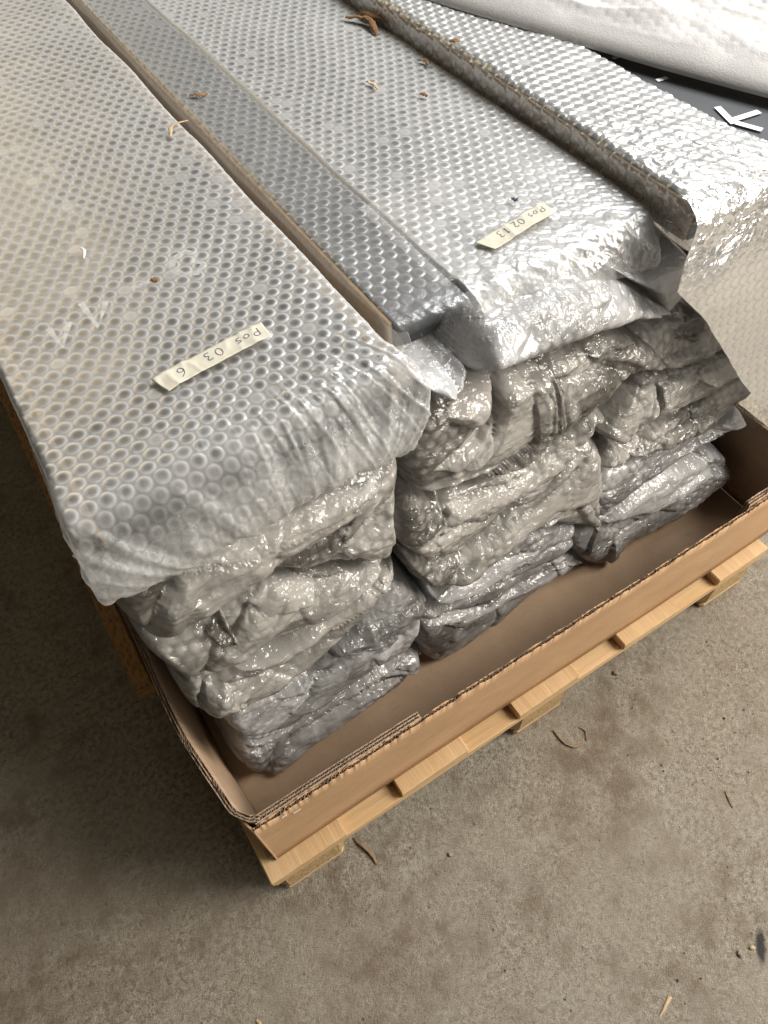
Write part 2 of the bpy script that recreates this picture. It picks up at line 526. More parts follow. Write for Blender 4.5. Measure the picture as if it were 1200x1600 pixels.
# loose grit on the floor (nobody could count it)
rng = np.random.default_rng(5)
gb = MB()
for i in range(2600):
    x = rng.uniform(-.5, 1.35); y = rng.uniform(-.75, -.01)
    if rng.random() < .12: x = rng.uniform(-.5, -.08); y = rng.uniform(-.1, .9)
    r = rng.uniform(.0006, .0016) * (1 if rng.random() < .92 else 2.0)
    z = .0006
    a = rng.uniform(0, 6.3)
    pts = [(x + r * math.cos(a + k * 2.1) * rng.uniform(.7, 1.4), y + r * math.sin(a + k * 2.1), z) for k in range(3)]
    gb.add(pts + [(x, y, z + r * 1.3), (x, y, z - .003)], [(0, 1, 3), (1, 2, 3), (2, 0, 3), (1, 0, 4), (2, 1, 4), (0, 2, 4)])
g = gb.build('floor_grit', M['stone'])
g['kind'] = 'stuff'; g['label'] = 'fine grit scattered over the concrete floor'

# ------------------------------------------------------------------ pallet
PAL = thing('wooden_pallet', 'pale pine pallet with chipboard blocks under the cardboard tray', 'pallet', (.59, 1.0, 0))
W, P, PD = .145, .2575, 2.0
for k in range(5):
    b = MB(); x = k * P
    b.box((x, random.uniform(-.002, .002), .1225), (x + W, PD, .144), .002, .0006)
    rel(b.build('deck_board', M['pine_y']), PAL)
for k, y in enumerate((0.0, .93, PD - .145)):
    b = MB(); b.box((.003, y + .0015, .1005), (4 * P + W - .003, y + .145, .1222), .002, .0006)
    rel(b.build('cross_board', M['pine_x']), PAL)
    for kx in (0, 2, 4):
        x = kx * P
        b = MB()
        y0 = y + .004; y1 = y + .141; x0 = x + .006; x1 = x + .139; c = .014
        pr = [(x0 + c, y0), (x1 - c, y0), (x1, y0 + c), (x1, y1 - c), (x1 - c, y1), (x0 + c, y1), (x0, y1 - c), (x0, y0 + c)]
        b.add([(px, py, z) for z in (.0205, .1003) for px, py in pr],
              [tuple(range(7, -1, -1)), tuple(range(8, 16))] + [(i, (i + 1) % 8, 8 + (i + 1) % 8, 8 + i) for i in range(8)])
        rel(b.build('block', M['chip']), PAL)
for kx in (0, 2, 4):
    b = MB(); b.box((kx * P + .012, .004, .0005), (kx * P + .133, PD - .004, .0203), .006, .0005)
    rel(b.build('bottom_board', M['pine_y']), PAL)

# ------------------------------------------------------------------ cardboard tray
TRAY = thing('cardboard_tray', 'open low brown corrugated cardboard tray standing on the pine pallet', 'cardboard tray', (.6, .9, .145))


def wall_sheet(path, z0, z1, name, mat, nz=10, lean=None, smooth=True):
    """an upright sheet along a plan path; z1 may be a function of arc length"""
    path = np.asarray(path, float)
    d = np.concatenate([[0], np.cumsum(np.linalg.norm(np.diff(path, axis=0), axis=1))])
    zt = np.array([z1(t) if callable(z1) else z1 for t in d])
    V = []
    for i, (x, y) in enumerate(path):
        for k in range(nz):
            f = k / (nz - 1)
            ox, oy = lean(d[i], f) if lean else (0, 0)
            V.append((x + ox, y + oy, z0 + (zt[i] - z0) * f))
    return np.array(V), grid_faces(len(path), nz), d


def offset_path(path, dist):
    path = np.asarray(path, float)
    t = np.gradient(path, axis=0); t /= np.linalg.norm(t, axis=1)[:, None]
    nrm = np.stack([-t[:, 1], t[:, 0]], 1)
    return path + nrm * dist


def corrugated(name, path, z0, z1, thick, rows, pitch, mat, parent, lean=None, ragged=0.0, seed=0, crush=None):
    """corrugated board as it is made: flat liners with fluted paper between them, open at the top edge"""
    path = np.asarray(path, float)
    seg = np.linalg.norm(np.diff(path, axis=0), axis=1); L = seg.sum()
    nn = max(int(L / (pitch / 4)), 8)
    d = np.concatenate([[0], np.cumsum(seg)])
    t = np.linspace(0, L, nn)
    pp = np.stack([np.interp(t, d, path[:, 0]), np.interp(t, d, path[:, 1])], 1)
    rag = lambda tt, k: z1 + ragged * ((vnoise(tt * 60, 0 * tt, seed + k) - .5) * 1.4 + (vnoise(tt * 230, 0 * tt, seed + 9 + k) - .5))
    Vs, Fs, n0 = [], [], 0
    def sheet(pth, ztop, kk):
        nonlocal n0
        nz = 8
        f = np.linspace(0, 1, nz)[None, :]
        z = z0 + (ztop[:, None] - z0) * f
        ox = np.zeros_like(z); oy = np.zeros_like(z)
        if lean is not None:
            ox, oy = lean(t[:, None], f)
            ox = np.broadcast_to(ox, z.shape); oy = np.broadcast_to(oy, z.shape)
        v = np.stack([pth[:, :1] + ox, pth[:, 1:] + oy, z], -1).reshape(-1, 3)
        Vs.append(v); Fs.append(grid_faces(nn, nz) + n0); n0 += len(v)
    for r in range(rows + 1):
        off = r * thick / rows
        sheet(offset_path(pp, off), rag(t, r), r)
    liners = make_obj(name, np.concatenate(Vs), np.concatenate(Fs), mat, None, True)
    sol = liners.modifiers.new('thickness', 'SOLIDIFY'); sol.thickness = .0009; sol.offset = 0
    rel(liners, parent)
    Vs, Fs, n0 = [], [], 0
    for r in range(rows):
        tri = np.abs(((t / pitch + .3 * r) % 1) * 2 - 1)
        off = (r + .08 + .84 * tri) * thick / rows
        tt = np.gradient(pp, axis=0); tt /= np.linalg.norm(tt, axis=1)[:, None]
        nrm = np.stack([-tt[:, 1], tt[:, 0]], 1)
        sheet(pp + nrm * off[:, None], rag(t, 20 + r) - .0008, 20 + r)
    fo = make_obj('fluting', np.concatenate(Vs), np.concatenate(Fs), M['flute'], None, False)
    sol = fo.modifiers.new('thickness', 'SOLIDIFY'); sol.thickness = .0006; sol.offset = 0
    fo.parent = liners
    fo.matrix_parent_inverse = Matrix.Identity(4)
    return liners


ZT = .362
front_path = [(x, .0285 + .002 * math.sin(x * 5)) for x in np.linspace(.026, 1.215, 60)]
corrugated('front_wall', front_path, .1455, ZT, .0055, 1, .0066, M['card'], TRAY, ragged=.005, seed=3)
flap_path = [(x, .0365 + .001 * math.sin(x * 9)) for x in np.linspace(.032, .318, 20)]
corrugated('corner_flap', flap_path, .149, ZT + .004, .0095, 2, .0072, M['card_in'], TRAY, ragged=.0012, seed=5)
flap2 = [(x, .0365) for x in np.linspace(1.04, 1.20, 12)]
corrugated('corner_flap', flap2, .149, ZT + .003, .009, 2, .0072, M['card_in'], TRAY, ragged=.003, seed=6)


def lean_left(t, f):
    return -.034 * f ** 2 * np.exp(-((t - .25) / .3) ** 2) - .010 * f, 0 * t * f


left_path = [(.038, .036), (.030, .046), (.026, .062)] + [(.026 - .012 * min(1, (y - .06) / .15), y) for y in np.linspace(.08, 1.95, 60)]
left_path = left_path[::-1]
corrugated('left_wall', left_path, .149, ZT + .006, .0085, 2, .0072, M['card_in'], TRAY,
           lean=lambda t, f: (-(.012 + .012 * np.exp(-((1.95 - .04 - t - .22) / .22) ** 2)) * f ** 1.5 * sstep(0, .05, 1.925 - t), 0 * t * f), ragged=.003, seed=8)
right_path = [(1.2055, y) for y in np.linspace(.046, 1.95, 60)]
corrugated('right_wall', right_path[::-1], .149, ZT, .008, 2, .0072, M['card_in'], TRAY, ragged=.002, seed=9)
b = MB(); b.box((.016, .0352, .1446), (1.2052, 1.95, .1485))
rel(b.build('tray_floor', M['card_in']), TRAY)
# a narrow lip of the outer card turned round the front left corner
lip = MB()
lip.add([(.0255, .0270, .146), (.0255, .0270, .360), (.0165, .052, .357), (.0185, .050, .146)], [(0, 1, 2, 3)])
lo = lip.build('corner_lip', M['card']); s_ = lo.modifiers.new('t', 'SOLIDIFY'); s_.thickness = .003; rel(lo, TRAY)
for (x, z, dx) in ((.085, .335, .0075), (.068, .350, .005)):
    st = MB(); st.box((x, .0262, z), (x + dx * 1.6, .0278, z + .0009))
    rel(st.build('staple', M['steel']), TRAY)

# ------------------------------------------------------------------ chipboard plank beside the tray
pk = MB(); pk.box((-.048, .352, .262), (-.0175, 2.2, .300), .0015, .0004)
pl = pk.build('chipboard_plank', M['chip_dark'])
tag(pl, 'dark orange chipboard strip along the outside of the left tray wall', 'plank')

# ------------------------------------------------------------------ wrapped packages
PATCH = {
 'L2': dict(y=0.165, poly=[[0.04,0.858],[0.03,0.827],[0.026,0.779],[0.028,0.735],[0.035,0.719],[0.053,0.717],[0.098,0.718],[0.169,0.729],[0.188,0.732],[0.232,0.683],[0.266,0.674],[0.298,0.657],[0.341,0.623],[0.368,0.614],[0.37,0.707],[0.381,0.743],[0.396,0.779],[0.335,0.814],[0.228,0.821],[0.132,0.838],[0.076,0.85]],
   folds=[[[[0.1,0.809],[0.075,0.794],[0.059,0.776],[0.035,0.723]],0.006,0.04],[[[0.275,0.697],[0.31,0.702],[0.36,0.715]],-0.005,0.035],[[[0.184,0.778],[0.232,0.742],[0.264,0.735],[0.316,0.732],[0.36,0.728]],0.005,0.035],[[[0.091,0.738],[0.131,0.741],[0.193,0.758]],0.003,0.02]],
   flaps=[[[[0.031,0.828],[0.093,0.81],[0.064,0.779],[0.034,0.726],[0.025,0.742]],-0.1,0.004],[[[0.034,0.724],[0.066,0.783],[0.097,0.813],[0.179,0.795],[0.33,0.784],[0.358,0.769],[0.298,0.753],[0.177,0.74],[0.1,0.723]],0.04,0.007],[[[0.1,0.81],[0.136,0.816],[0.209,0.802],[0.299,0.793],[0.359,0.774],[0.296,0.764],[0.174,0.783]],0.18,0.005],[[[0.176,0.737],[0.226,0.749],[0.286,0.745],[0.312,0.749],[0.289,0.713],[0.226,0.713]],-0.22,-0.003],[[[0.283,0.706],[0.351,0.736],[0.378,0.749],[0.369,0.634],[0.335,0.629]],0.06,0.006]]),
 'L3': dict(y=0.16, poly=[[0.03,0.7],[0.027,0.679],[0.026,0.68],[0.037,0.628],[0.051,0.598],[0.059,0.59],[0.102,0.581],[0.127,0.574],[0.17,0.578],[0.249,0.58],[0.282,0.588],[0.311,0.595],[0.343,0.602],[0.365,0.611],[0.382,0.591],[0.319,0.63],[0.246,0.673],[0.18,0.711],[0.107,0.698],[0.058,0.692]],
   folds=[[[[0.102,0.645],[0.084,0.629],[0.059,0.59]],0.006,0.035],[[[0.151,0.667],[0.195,0.689],[0.212,0.681]],0.004,0.025],[[[0.169,0.595],[0.217,0.597],[0.303,0.615]],-0.003,0.025],[[[0.122,0.635],[0.113,0.659],[0.113,0.683]],0.005,0.016]],
   flaps=[[[[0.027,0.68],[0.096,0.652],[0.061,0.585],[0.045,0.605],[0.027,0.675]],-0.04,0.005],[[[0.073,0.604],[0.127,0.643],[0.157,0.682],[0.198,0.691],[0.245,0.65],[0.343,0.611],[0.338,0.606],[0.246,0.588],[0.144,0.58]],0.12,0.008],[[[0.095,0.674],[0.123,0.683],[0.123,0.633],[0.105,0.641]],-0.45,-0.008],[[[0.157,0.682],[0.198,0.691],[0.246,0.651],[0.228,0.635],[0.172,0.649]],0.26,0.003]]),
 'L4': dict(y=0.16, poly=[[0.033,0.6],[0.034,0.576],[0.031,0.489],[0.031,0.474],[0.036,0.455],[0.052,0.466],[0.069,0.462],[0.137,0.443],[0.19,0.44],[0.249,0.471],[0.306,0.497],[0.34,0.517],[0.362,0.535],[0.381,0.558],[0.387,0.556],[0.331,0.566],[0.266,0.547],[0.182,0.539],[0.11,0.542],[0.065,0.552]],
   folds=[[[[0.106,0.525],[0.087,0.533],[0.069,0.527],[0.054,0.521],[0.048,0.501],[0.039,0.459]],0.006,0.03],[[[0.056,0.545],[0.096,0.521],[0.179,0.497],[0.253,0.511]],0.004,0.025],[[[0.325,0.554],[0.341,0.54],[0.37,0.559]],0.004,0.018]],
   flaps=[[[[0.034,0.567],[0.066,0.544],[0.047,0.514],[0.037,0.461],[0.029,0.479]],-0.08,0.004],[[[0.04,0.489],[0.065,0.533],[0.106,0.529],[0.315,0.558],[0.367,0.556],[0.354,0.54],[0.233,0.472],[0.139,0.441],[0.058,0.462]],0.0,0.007],[[[0.098,0.534],[0.172,0.535],[0.267,0.541],[0.356,0.556],[0.392,0.531],[0.358,0.539],[0.26,0.514],[0.16,0.509]],0.18,0.005],[[[0.315,0.558],[0.397,0.54],[0.374,0.545],[0.331,0.531]],0.05,0.005]]),
 'L5': dict(y=0.155, poly=[[0.071,0.425],[0.055,0.38],[0.05,0.396],[0.058,0.391],[0.075,0.326],[0.144,0.278],[0.213,0.294],[0.247,0.297],[0.317,0.292],[0.389,0.309],[0.415,0.401],[0.435,0.383],[0.424,0.423],[0.387,0.5],[0.323,0.474],[0.203,0.409],[0.148,0.414]],
   folds=[[[[0.064,0.392],[0.089,0.399],[0.144,0.39],[0.186,0.366],[0.209,0.385]],0.005,0.025],[[[0.288,0.391],[0.321,0.382],[0.381,0.376]],0.005,0.025],[[[0.246,0.403],[0.29,0.402],[0.322,0.399]],0.006,0.018],[[[0.073,0.363],[0.127,0.314],[0.189,0.313]],-0.004,0.018]],
   flaps=[[[[0.049,0.402],[0.136,0.409],[0.231,0.386],[0.315,0.39],[0.357,0.388],[0.304,0.312],[0.213,0.306],[0.103,0.314]],0.06,0.006],[[[0.136,0.378],[0.184,0.378],[0.211,0.39],[0.191,0.356],[0.155,0.343]],0.22,0.005],[[[0.241,0.418],[0.301,0.437],[0.426,0.426],[0.419,0.402],[0.354,0.409],[0.268,0.394]],-0.1,0.005],[[[0.306,0.374],[0.349,0.375],[0.408,0.384],[0.383,0.295],[0.317,0.309]],0.1,0.005]]),
 'L6': dict(y=0.155, poly=[[0.062,0.323],[0.056,0.272],[0.042,0.212],[0.056,0.137],[0.1,0.117],[0.248,0.146],[0.318,0.157],[0.361,0.161],[0.411,0.202],[0.43,0.179],[0.42,0.222],[0.337,0.248],[0.228,0.25],[0.156,0.235],[0.091,0.263]],
   folds=[[[[0.122,0.22],[0.094,0.198],[0.057,0.143]],0.006,0.03],[[[0.252,0.199],[0.325,0.221],[0.428,0.172]],0.005,0.022],[[[0.066,0.264],[0.101,0.223],[0.124,0.215]],0.004,0.014]],
   flaps=[[[[0.063,0.132],[0.099,0.191],[0.148,0.214],[0.283,0.224],[0.438,0.176],[0.418,0.203],[0.268,0.168],[0.128,0.151]],0.06,0.006],[[[0.051,0.241],[0.113,0.23],[0.092,0.189],[0.058,0.142]],-0.12,0.004],[[[0.283,0.224],[0.33,0.237],[0.434,0.181],[0.423,0.191],[0.321,0.214]],0.2,0.004]]),
 'M1': dict(y=0.185, poly=[[0.468,0.829],[0.424,0.872],[0.439,0.87],[0.522,0.853],[0.541,0.851],[0.655,0.829],[0.766,0.811],[0.804,0.795],[0.87,0.764],[0.831,0.807],[0.773,0.854],[0.71,0.896],[0.639,0.926],[0.573,0.929],[0.54,0.934],[0.524,0.921],[0.497,0.856]],
   folds=[[[[0.466,0.835],[0.481,0.884],[0.501,0.872]],0.005,0.025],[[[0.715,0.883],[0.778,0.835],[0.758,0.817]],0.004,0.025],[[[0.523,0.921],[0.564,0.917],[0.631,0.908]],0.004,0.03]],
   flaps=[[[[0.423,0.871],[0.496,0.875],[0.527,0.923],[0.549,0.931],[0.643,0.915],[0.737,0.869],[0.847,0.782],[0.823,0.787],[0.696,0.828],[0.513,0.858]],0.1,0.004],[[[0.421,0.869],[0.467,0.832],[0.485,0.886],[0.504,0.871],[0.467,0.871]],0.22,0.003]]),
 'M2': dict(y=0.185, poly=[[0.421,0.841],[0.405,0.805],[0.391,0.778],[0.403,0.713],[0.419,0.683],[0.444,0.672],[0.524,0.656],[0.587,0.636],[0.659,0.656],[0.685,0.661],[0.751,0.675],[0.773,0.694],[0.84,0.686],[0.886,0.658],[0.829,0.737],[0.762,0.793],[0.693,0.8],[0.573,0.822],[0.474,0.837]],
   folds=[[[[0.556,0.815],[0.534,0.772],[0.508,0.741],[0.436,0.727]],0.007,0.04],[[[0.603,0.796],[0.623,0.751],[0.62,0.699],[0.569,0.669],[0.468,0.685]],0.005,0.03],[[[0.456,0.804],[0.511,0.759],[0.543,0.782]],0.007,0.02],[[[0.725,0.76],[0.783,0.727],[0.84,0.682]],0.006,0.022],[[[0.635,0.781],[0.68,0.699],[0.648,0.668]],-0.003,0.025]],
   flaps=[[[[0.414,0.848],[0.542,0.815],[0.515,0.757],[0.434,0.73],[0.405,0.695],[0.397,0.797]],-0.14,0.006],[[[0.458,0.798],[0.505,0.767],[0.54,0.798],[0.551,0.806],[0.516,0.819],[0.465,0.813]],0.12,0.005],[[[0.551,0.811],[0.621,0.795],[0.637,0.701],[0.604,0.67],[0.525,0.656],[0.431,0.682],[0.416,0.694],[0.48,0.712],[0.53,0.738]],0.12,0.007],[[[0.588,0.797],[0.632,0.79],[0.645,0.697],[0.581,0.623],[0.453,0.673],[0.536,0.663],[0.603,0.689]],-0.04,0.006],[[[0.436,0.727],[0.509,0.75],[0.534,0.757],[0.524,0.72],[0.501,0.704]],0.16,0.003],[[[0.631,0.776],[0.747,0.733],[0.774,0.684],[0.741,0.67],[0.661,0.642],[0.589,0.609],[0.632,0.68]],-0.06,0.005],[[[0.694,0.78],[0.808,0.754],[0.867,0.696],[0.891,0.643],[0.809,0.693],[0.747,0.733]],-0.18,0.006]]),
 'M3': dict(y=0.175, poly=[[0.403,0.73],[0.399,0.681],[0.372,0.613],[0.389,0.589],[0.416,0.546],[0.448,0.503],[0.479,0.52],[0.561,0.545],[0.622,0.536],[0.683,0.573],[0.735,0.628],[0.777,0.608],[0.743,0.663],[0.682,0.645],[0.608,0.625],[0.521,0.652],[0.436,0.67]],
   folds=[[[[0.473,0.648],[0.441,0.622],[0.382,0.601]],0.006,0.032],[[[0.483,0.558],[0.566,0.58],[0.663,0.605]],0.004,0.025],[[[0.458,0.629],[0.515,0.624],[0.583,0.602]],0.005,0.02]],
   flaps=[[[[0.396,0.658],[0.456,0.649],[0.453,0.597],[0.383,0.599]],-0.14,0.004],[[[0.44,0.594],[0.464,0.626],[0.603,0.604],[0.776,0.626],[0.787,0.634],[0.741,0.614],[0.622,0.566]],0.16,0.005],[[[0.378,0.6],[0.448,0.604],[0.536,0.566],[0.668,0.577],[0.739,0.629],[0.75,0.536],[0.592,0.494],[0.483,0.513],[0.405,0.557]],0.0,0.007]]),
 'M4': dict(y=0.17, poly=[[0.398,0.572],[0.384,0.589],[0.403,0.505],[0.414,0.463],[0.437,0.433],[0.501,0.408],[0.571,0.409],[0.634,0.43],[0.676,0.422],[0.81,0.291],[0.862,0.225],[0.826,0.351],[0.785,0.56],[0.755,0.603],[0.692,0.567],[0.635,0.525],[0.588,0.519],[0.502,0.489],[0.432,0.523]],
   folds=[[[[0.523,0.462],[0.482,0.448],[0.441,0.436]],0.005,0.028],[[[0.541,0.459],[0.629,0.48],[0.74,0.54]],0.005,0.025],[[[0.469,0.476],[0.546,0.481],[0.599,0.503]],-0.004,0.02],[[[0.667,0.472],[0.732,0.431],[0.818,0.283]],0.005,0.02]],
   flaps=[[[[0.389,0.573],[0.454,0.508],[0.497,0.474],[0.47,0.435],[0.434,0.436]],-0.1,0.004],[[[0.447,0.423],[0.496,0.472],[0.638,0.496],[0.715,0.53],[0.762,0.553],[0.81,0.408],[0.726,0.437],[0.59,0.387]],0.12,0.006],[[[0.607,0.414],[0.665,0.443],[0.765,0.418],[0.827,0.301],[0.72,0.312],[0.627,0.329]],0.18,0.005]]),
 'M5': dict(y=0.165, poly=[[0.44,0.434],[0.422,0.457],[0.436,0.378],[0.461,0.344],[0.524,0.331],[0.6,0.311],[0.698,0.291],[0.745,0.301],[0.764,0.335],[0.797,0.325],[0.783,0.339],[0.663,0.403],[0.597,0.386],[0.525,0.379]],
   folds=[[[[0.461,0.354],[0.501,0.376],[0.534,0.374]],0.004,0.018],[[[0.587,0.337],[0.635,0.371],[0.684,0.365]],0.004,0.018],[[[0.699,0.341],[0.727,0.354],[0.766,0.335]],0.005,0.014]],
   flaps=[[[[0.441,0.392],[0.495,0.385],[0.616,0.369],[0.674,0.345],[0.581,0.333],[0.474,0.349]],0.12,0.004],[[[0.581,0.333],[0.689,0.334],[0.762,0.316],[0.729,0.252],[0.619,0.261]],0.02,0.004]]),
 'M6': dict(y=0.16, poly=[[0.434,0.37],[0.411,0.339],[0.413,0.238],[0.431,0.166],[0.458,0.124],[0.539,0.13],[0.653,0.175],[0.713,0.198],[0.763,0.192],[0.801,0.204],[0.809,0.215],[0.759,0.255],[0.626,0.287],[0.548,0.312],[0.483,0.319]],
   folds=[[[[0.407,0.333],[0.478,0.28],[0.567,0.249],[0.612,0.255]],-0.006,0.018],[[[0.48,0.24],[0.471,0.218],[0.434,0.186]],0.005,0.02],[[[0.699,0.24],[0.749,0.233],[0.838,0.146]],0.005,0.014],[[[0.576,0.238],[0.581,0.206],[0.566,0.165]],0.004,0.016]],
   flaps=[[[[0.438,0.305],[0.563,0.247],[0.744,0.241],[0.83,0.179],[0.789,0.215],[0.667,0.22],[0.502,0.239]],0.1,0.005],[[[0.407,0.341],[0.438,0.305],[0.49,0.259],[0.453,0.178],[0.414,0.272]],-0.12,0.004]]),
 'R0': dict(y=0.205, poly=[[0.728,0.886],[0.793,0.86],[0.832,0.863],[0.887,0.862],[0.895,0.832],[0.896,0.789],[0.857,0.776],[0.839,0.758],[0.808,0.82]],
   folds=[[[[0.739,0.88],[0.809,0.856],[0.87,0.852]],-0.003,0.02]],
   flaps=[[[[0.674,0.851],[0.768,0.861],[0.845,0.868],[0.902,0.86],[0.899,0.825],[0.853,0.776],[0.848,0.742],[0.78,0.794]],0.22,0.002]]),
 'R1': dict(y=0.2, poly=[[0.854,0.743],[0.802,0.756],[0.86,0.661],[0.91,0.633],[1.037,0.607],[1.135,0.603],[1.145,0.629],[0.965,0.726],[0.881,0.754]],
   folds=[[[[0.884,0.717],[0.901,0.699],[0.935,0.68],[0.975,0.683]],0.007,0.016],[[[0.877,0.662],[0.936,0.665],[1.01,0.656]],-0.004,0.018]],
   flaps=[[[[0.885,0.725],[0.931,0.729],[0.964,0.701],[0.946,0.67],[0.908,0.689]],-0.4,-0.009],[[[0.874,0.645],[0.872,0.675],[0.984,0.646],[1.082,0.631],[1.083,0.599],[1.03,0.598]],0.0,0.004]]),
 'R2': dict(y=0.185, poly=[[0.871,0.657],[0.831,0.638],[0.785,0.597],[0.762,0.58],[0.81,0.528],[0.837,0.526],[0.881,0.535],[0.966,0.525],[1.097,0.534],[1.202,0.543],[1.14,0.578],[0.931,0.631]],
   folds=[[[[0.883,0.612],[0.856,0.574],[0.812,0.53]],0.006,0.028],[[[0.826,0.632],[0.845,0.592],[0.833,0.532]],-0.003,0.02],[[[0.974,0.606],[0.981,0.571],[0.959,0.553]],0.003,0.016]],
   flaps=[[[[0.767,0.555],[0.777,0.601],[0.823,0.626],[0.877,0.621],[0.876,0.573],[0.841,0.545],[0.814,0.515]],0.08,0.007],[[[0.885,0.617],[1.047,0.587],[1.106,0.573],[1.137,0.513],[0.979,0.491],[0.857,0.494],[0.882,0.551]],0.04,0.005],[[[0.963,0.594],[1.046,0.585],[1.096,0.572],[1.108,0.548],[1.003,0.565]],0.2,0.004]]),
 'R3': dict(y=0.178, poly=[[0.799,0.544],[0.77,0.496],[0.799,0.481],[0.838,0.473],[1.003,0.423],[1.072,0.405],[1.147,0.455],[1.202,0.426],[1.158,0.49],[1.086,0.513],[1.003,0.505],[0.897,0.505],[0.84,0.5]],
   folds=[[[[0.9,0.501],[0.842,0.471]],0.006,0.024],[[[1.003,0.492],[1.015,0.435]],0.003,0.018],[[[0.823,0.504],[0.874,0.497],[0.917,0.477]],0.004,0.012]],
   flaps=[[[[0.775,0.48],[0.759,0.566],[0.843,0.5],[0.86,0.464],[0.863,0.411]],-0.04,0.004],[[[0.852,0.418],[0.932,0.478],[1.016,0.466],[1.115,0.455],[1.195,0.449],[1.168,0.456],[1.115,0.412],[0.996,0.416]],-0.08,0.006]]),
 'R4': dict(y=0.168, poly=[[0.802,0.467],[0.773,0.416],[0.805,0.324],[0.839,0.343],[0.897,0.359],[1.001,0.372],[1.134,0.361],[1.173,0.374],[1.235,0.338],[1.15,0.432],[1.098,0.404],[1.031,0.416],[0.866,0.458]],
   folds=[[[[0.831,0.318],[0.871,0.375],[0.908,0.385]],0.005,0.024],[[[0.914,0.357],[0.996,0.356],[1.09,0.377]],-0.006,0.025],[[[0.994,0.406],[1.072,0.399],[1.185,0.365]],0.004,0.022]],
   flaps=[[[[1.047,0.406],[1.128,0.424],[1.165,0.417],[1.223,0.36],[1.235,0.318],[1.086,0.39]],0.55,0.006],[[[0.808,0.327],[0.799,0.409],[0.891,0.409],[1.02,0.393],[1.127,0.373],[1.121,0.342],[0.974,0.365]],-0.02,0.005]]),
 'R5': dict(y=0.15, poly=[[0.799,0.345],[0.757,0.302],[0.769,0.257],[0.827,0.158],[0.889,0.122],[0.996,0.094],[1.079,0.143],[1.152,0.204],[1.224,0.217],[1.237,0.217],[1.171,0.292],[1.014,0.355],[0.914,0.358]],
   folds=[[[[0.855,0.231],[0.847,0.185],[0.829,0.161]],0.004,0.018],[[[0.827,0.301],[0.927,0.273],[1.029,0.22]],0.005,0.018],[[[0.986,0.278],[1.088,0.282],[1.206,0.241]],-0.007,0.018]],
   flaps=[[[[0.831,0.307],[0.921,0.339],[0.995,0.352],[1.1,0.302],[1.164,0.245],[1.019,0.248],[0.926,0.256]],0.28,0.006],[[[0.786,0.232],[0.812,0.305],[0.873,0.257],[0.879,0.144],[0.845,0.137]],-0.08,0.004],[[[0.864,0.133],[0.901,0.205],[1.036,0.178],[1.174,0.195],[1.235,0.226],[1.161,0.298],[1.091,0.256],[0.963,0.25],[0.857,0.25]],0.02,0.005]]),
}


def poly_sdf(px, pz, poly):
    """signed distance, positive inside"""
    poly = np.asarray(poly); n = len(poly)
    best = np.full(px.shape, 1e9); inside = np.zeros(px.shape, bool)
    for i in range(n):
        ax, az = poly[i]; bx, bz = poly[(i + 1) % n]
        ex, ez = bx - ax, bz - az
        t = np.clip(((px - ax) * ex + (pz - az) * ez) / (ex * ex + ez * ez + 1e-12), 0, 1)
        best = np.minimum(best, np.hypot(px - ax - t * ex, pz - az - t * ez))
        c = ((az > pz) != (bz > pz)) & (px < (bx - ax) * (pz - az) / (bz - az + 1e-12) + ax)
        inside ^= c
    return np.where(inside, best, -best)


def fold_height(px, pz, pts, amp, L):
    """one overlapping edge of film: a crisp lip on one side that dies away, a tucked valley on the other"""
    pts = np.asarray(pts, float)
    best = np.full(px.shape, 1e9); side = np.zeros(px.shape); along = np.zeros(px.shape)
    d = np.concatenate([[0], np.cumsum(np.linalg.norm(np.diff(pts, axis=0), axis=1))]); T = d[-1]
    for i in range(len(pts) - 1):
        ax, az = pts[i]; bx, bz = pts[i + 1]; ex, ez = bx - ax, bz - az
        t = np.clip(((px - ax) * ex + (pz - az) * ez) / (ex * ex + ez * ez), 0, 1)
        dd = np.hypot(px - ax - t * ex, pz - az - t * ez)
        cr = ex * (pz - az) - ez * (px - ax)
        u = dd < best
        best = np.where(u, dd, best); side = np.where(u, np.sign(cr), side)
        along = np.where(u, (d[i] + t * (d[i + 1] - d[i])) / T, along)
    tap = sstep(0, .16, along) * sstep(1, .84, along)
    sd = best * side * (1 if amp > 0 else -1)
    A = abs(amp)
    edge = sstep(-.0016, .0016, sd)
    sp = np.maximum(sd, 0)
    h = -A * .55 * np.exp(-np.abs(sd) / .011) + edge * (.0016 + A * 1.2 * (1 - np.exp(-sp / .007)) * np.exp(-sp / L))
    return h * tap


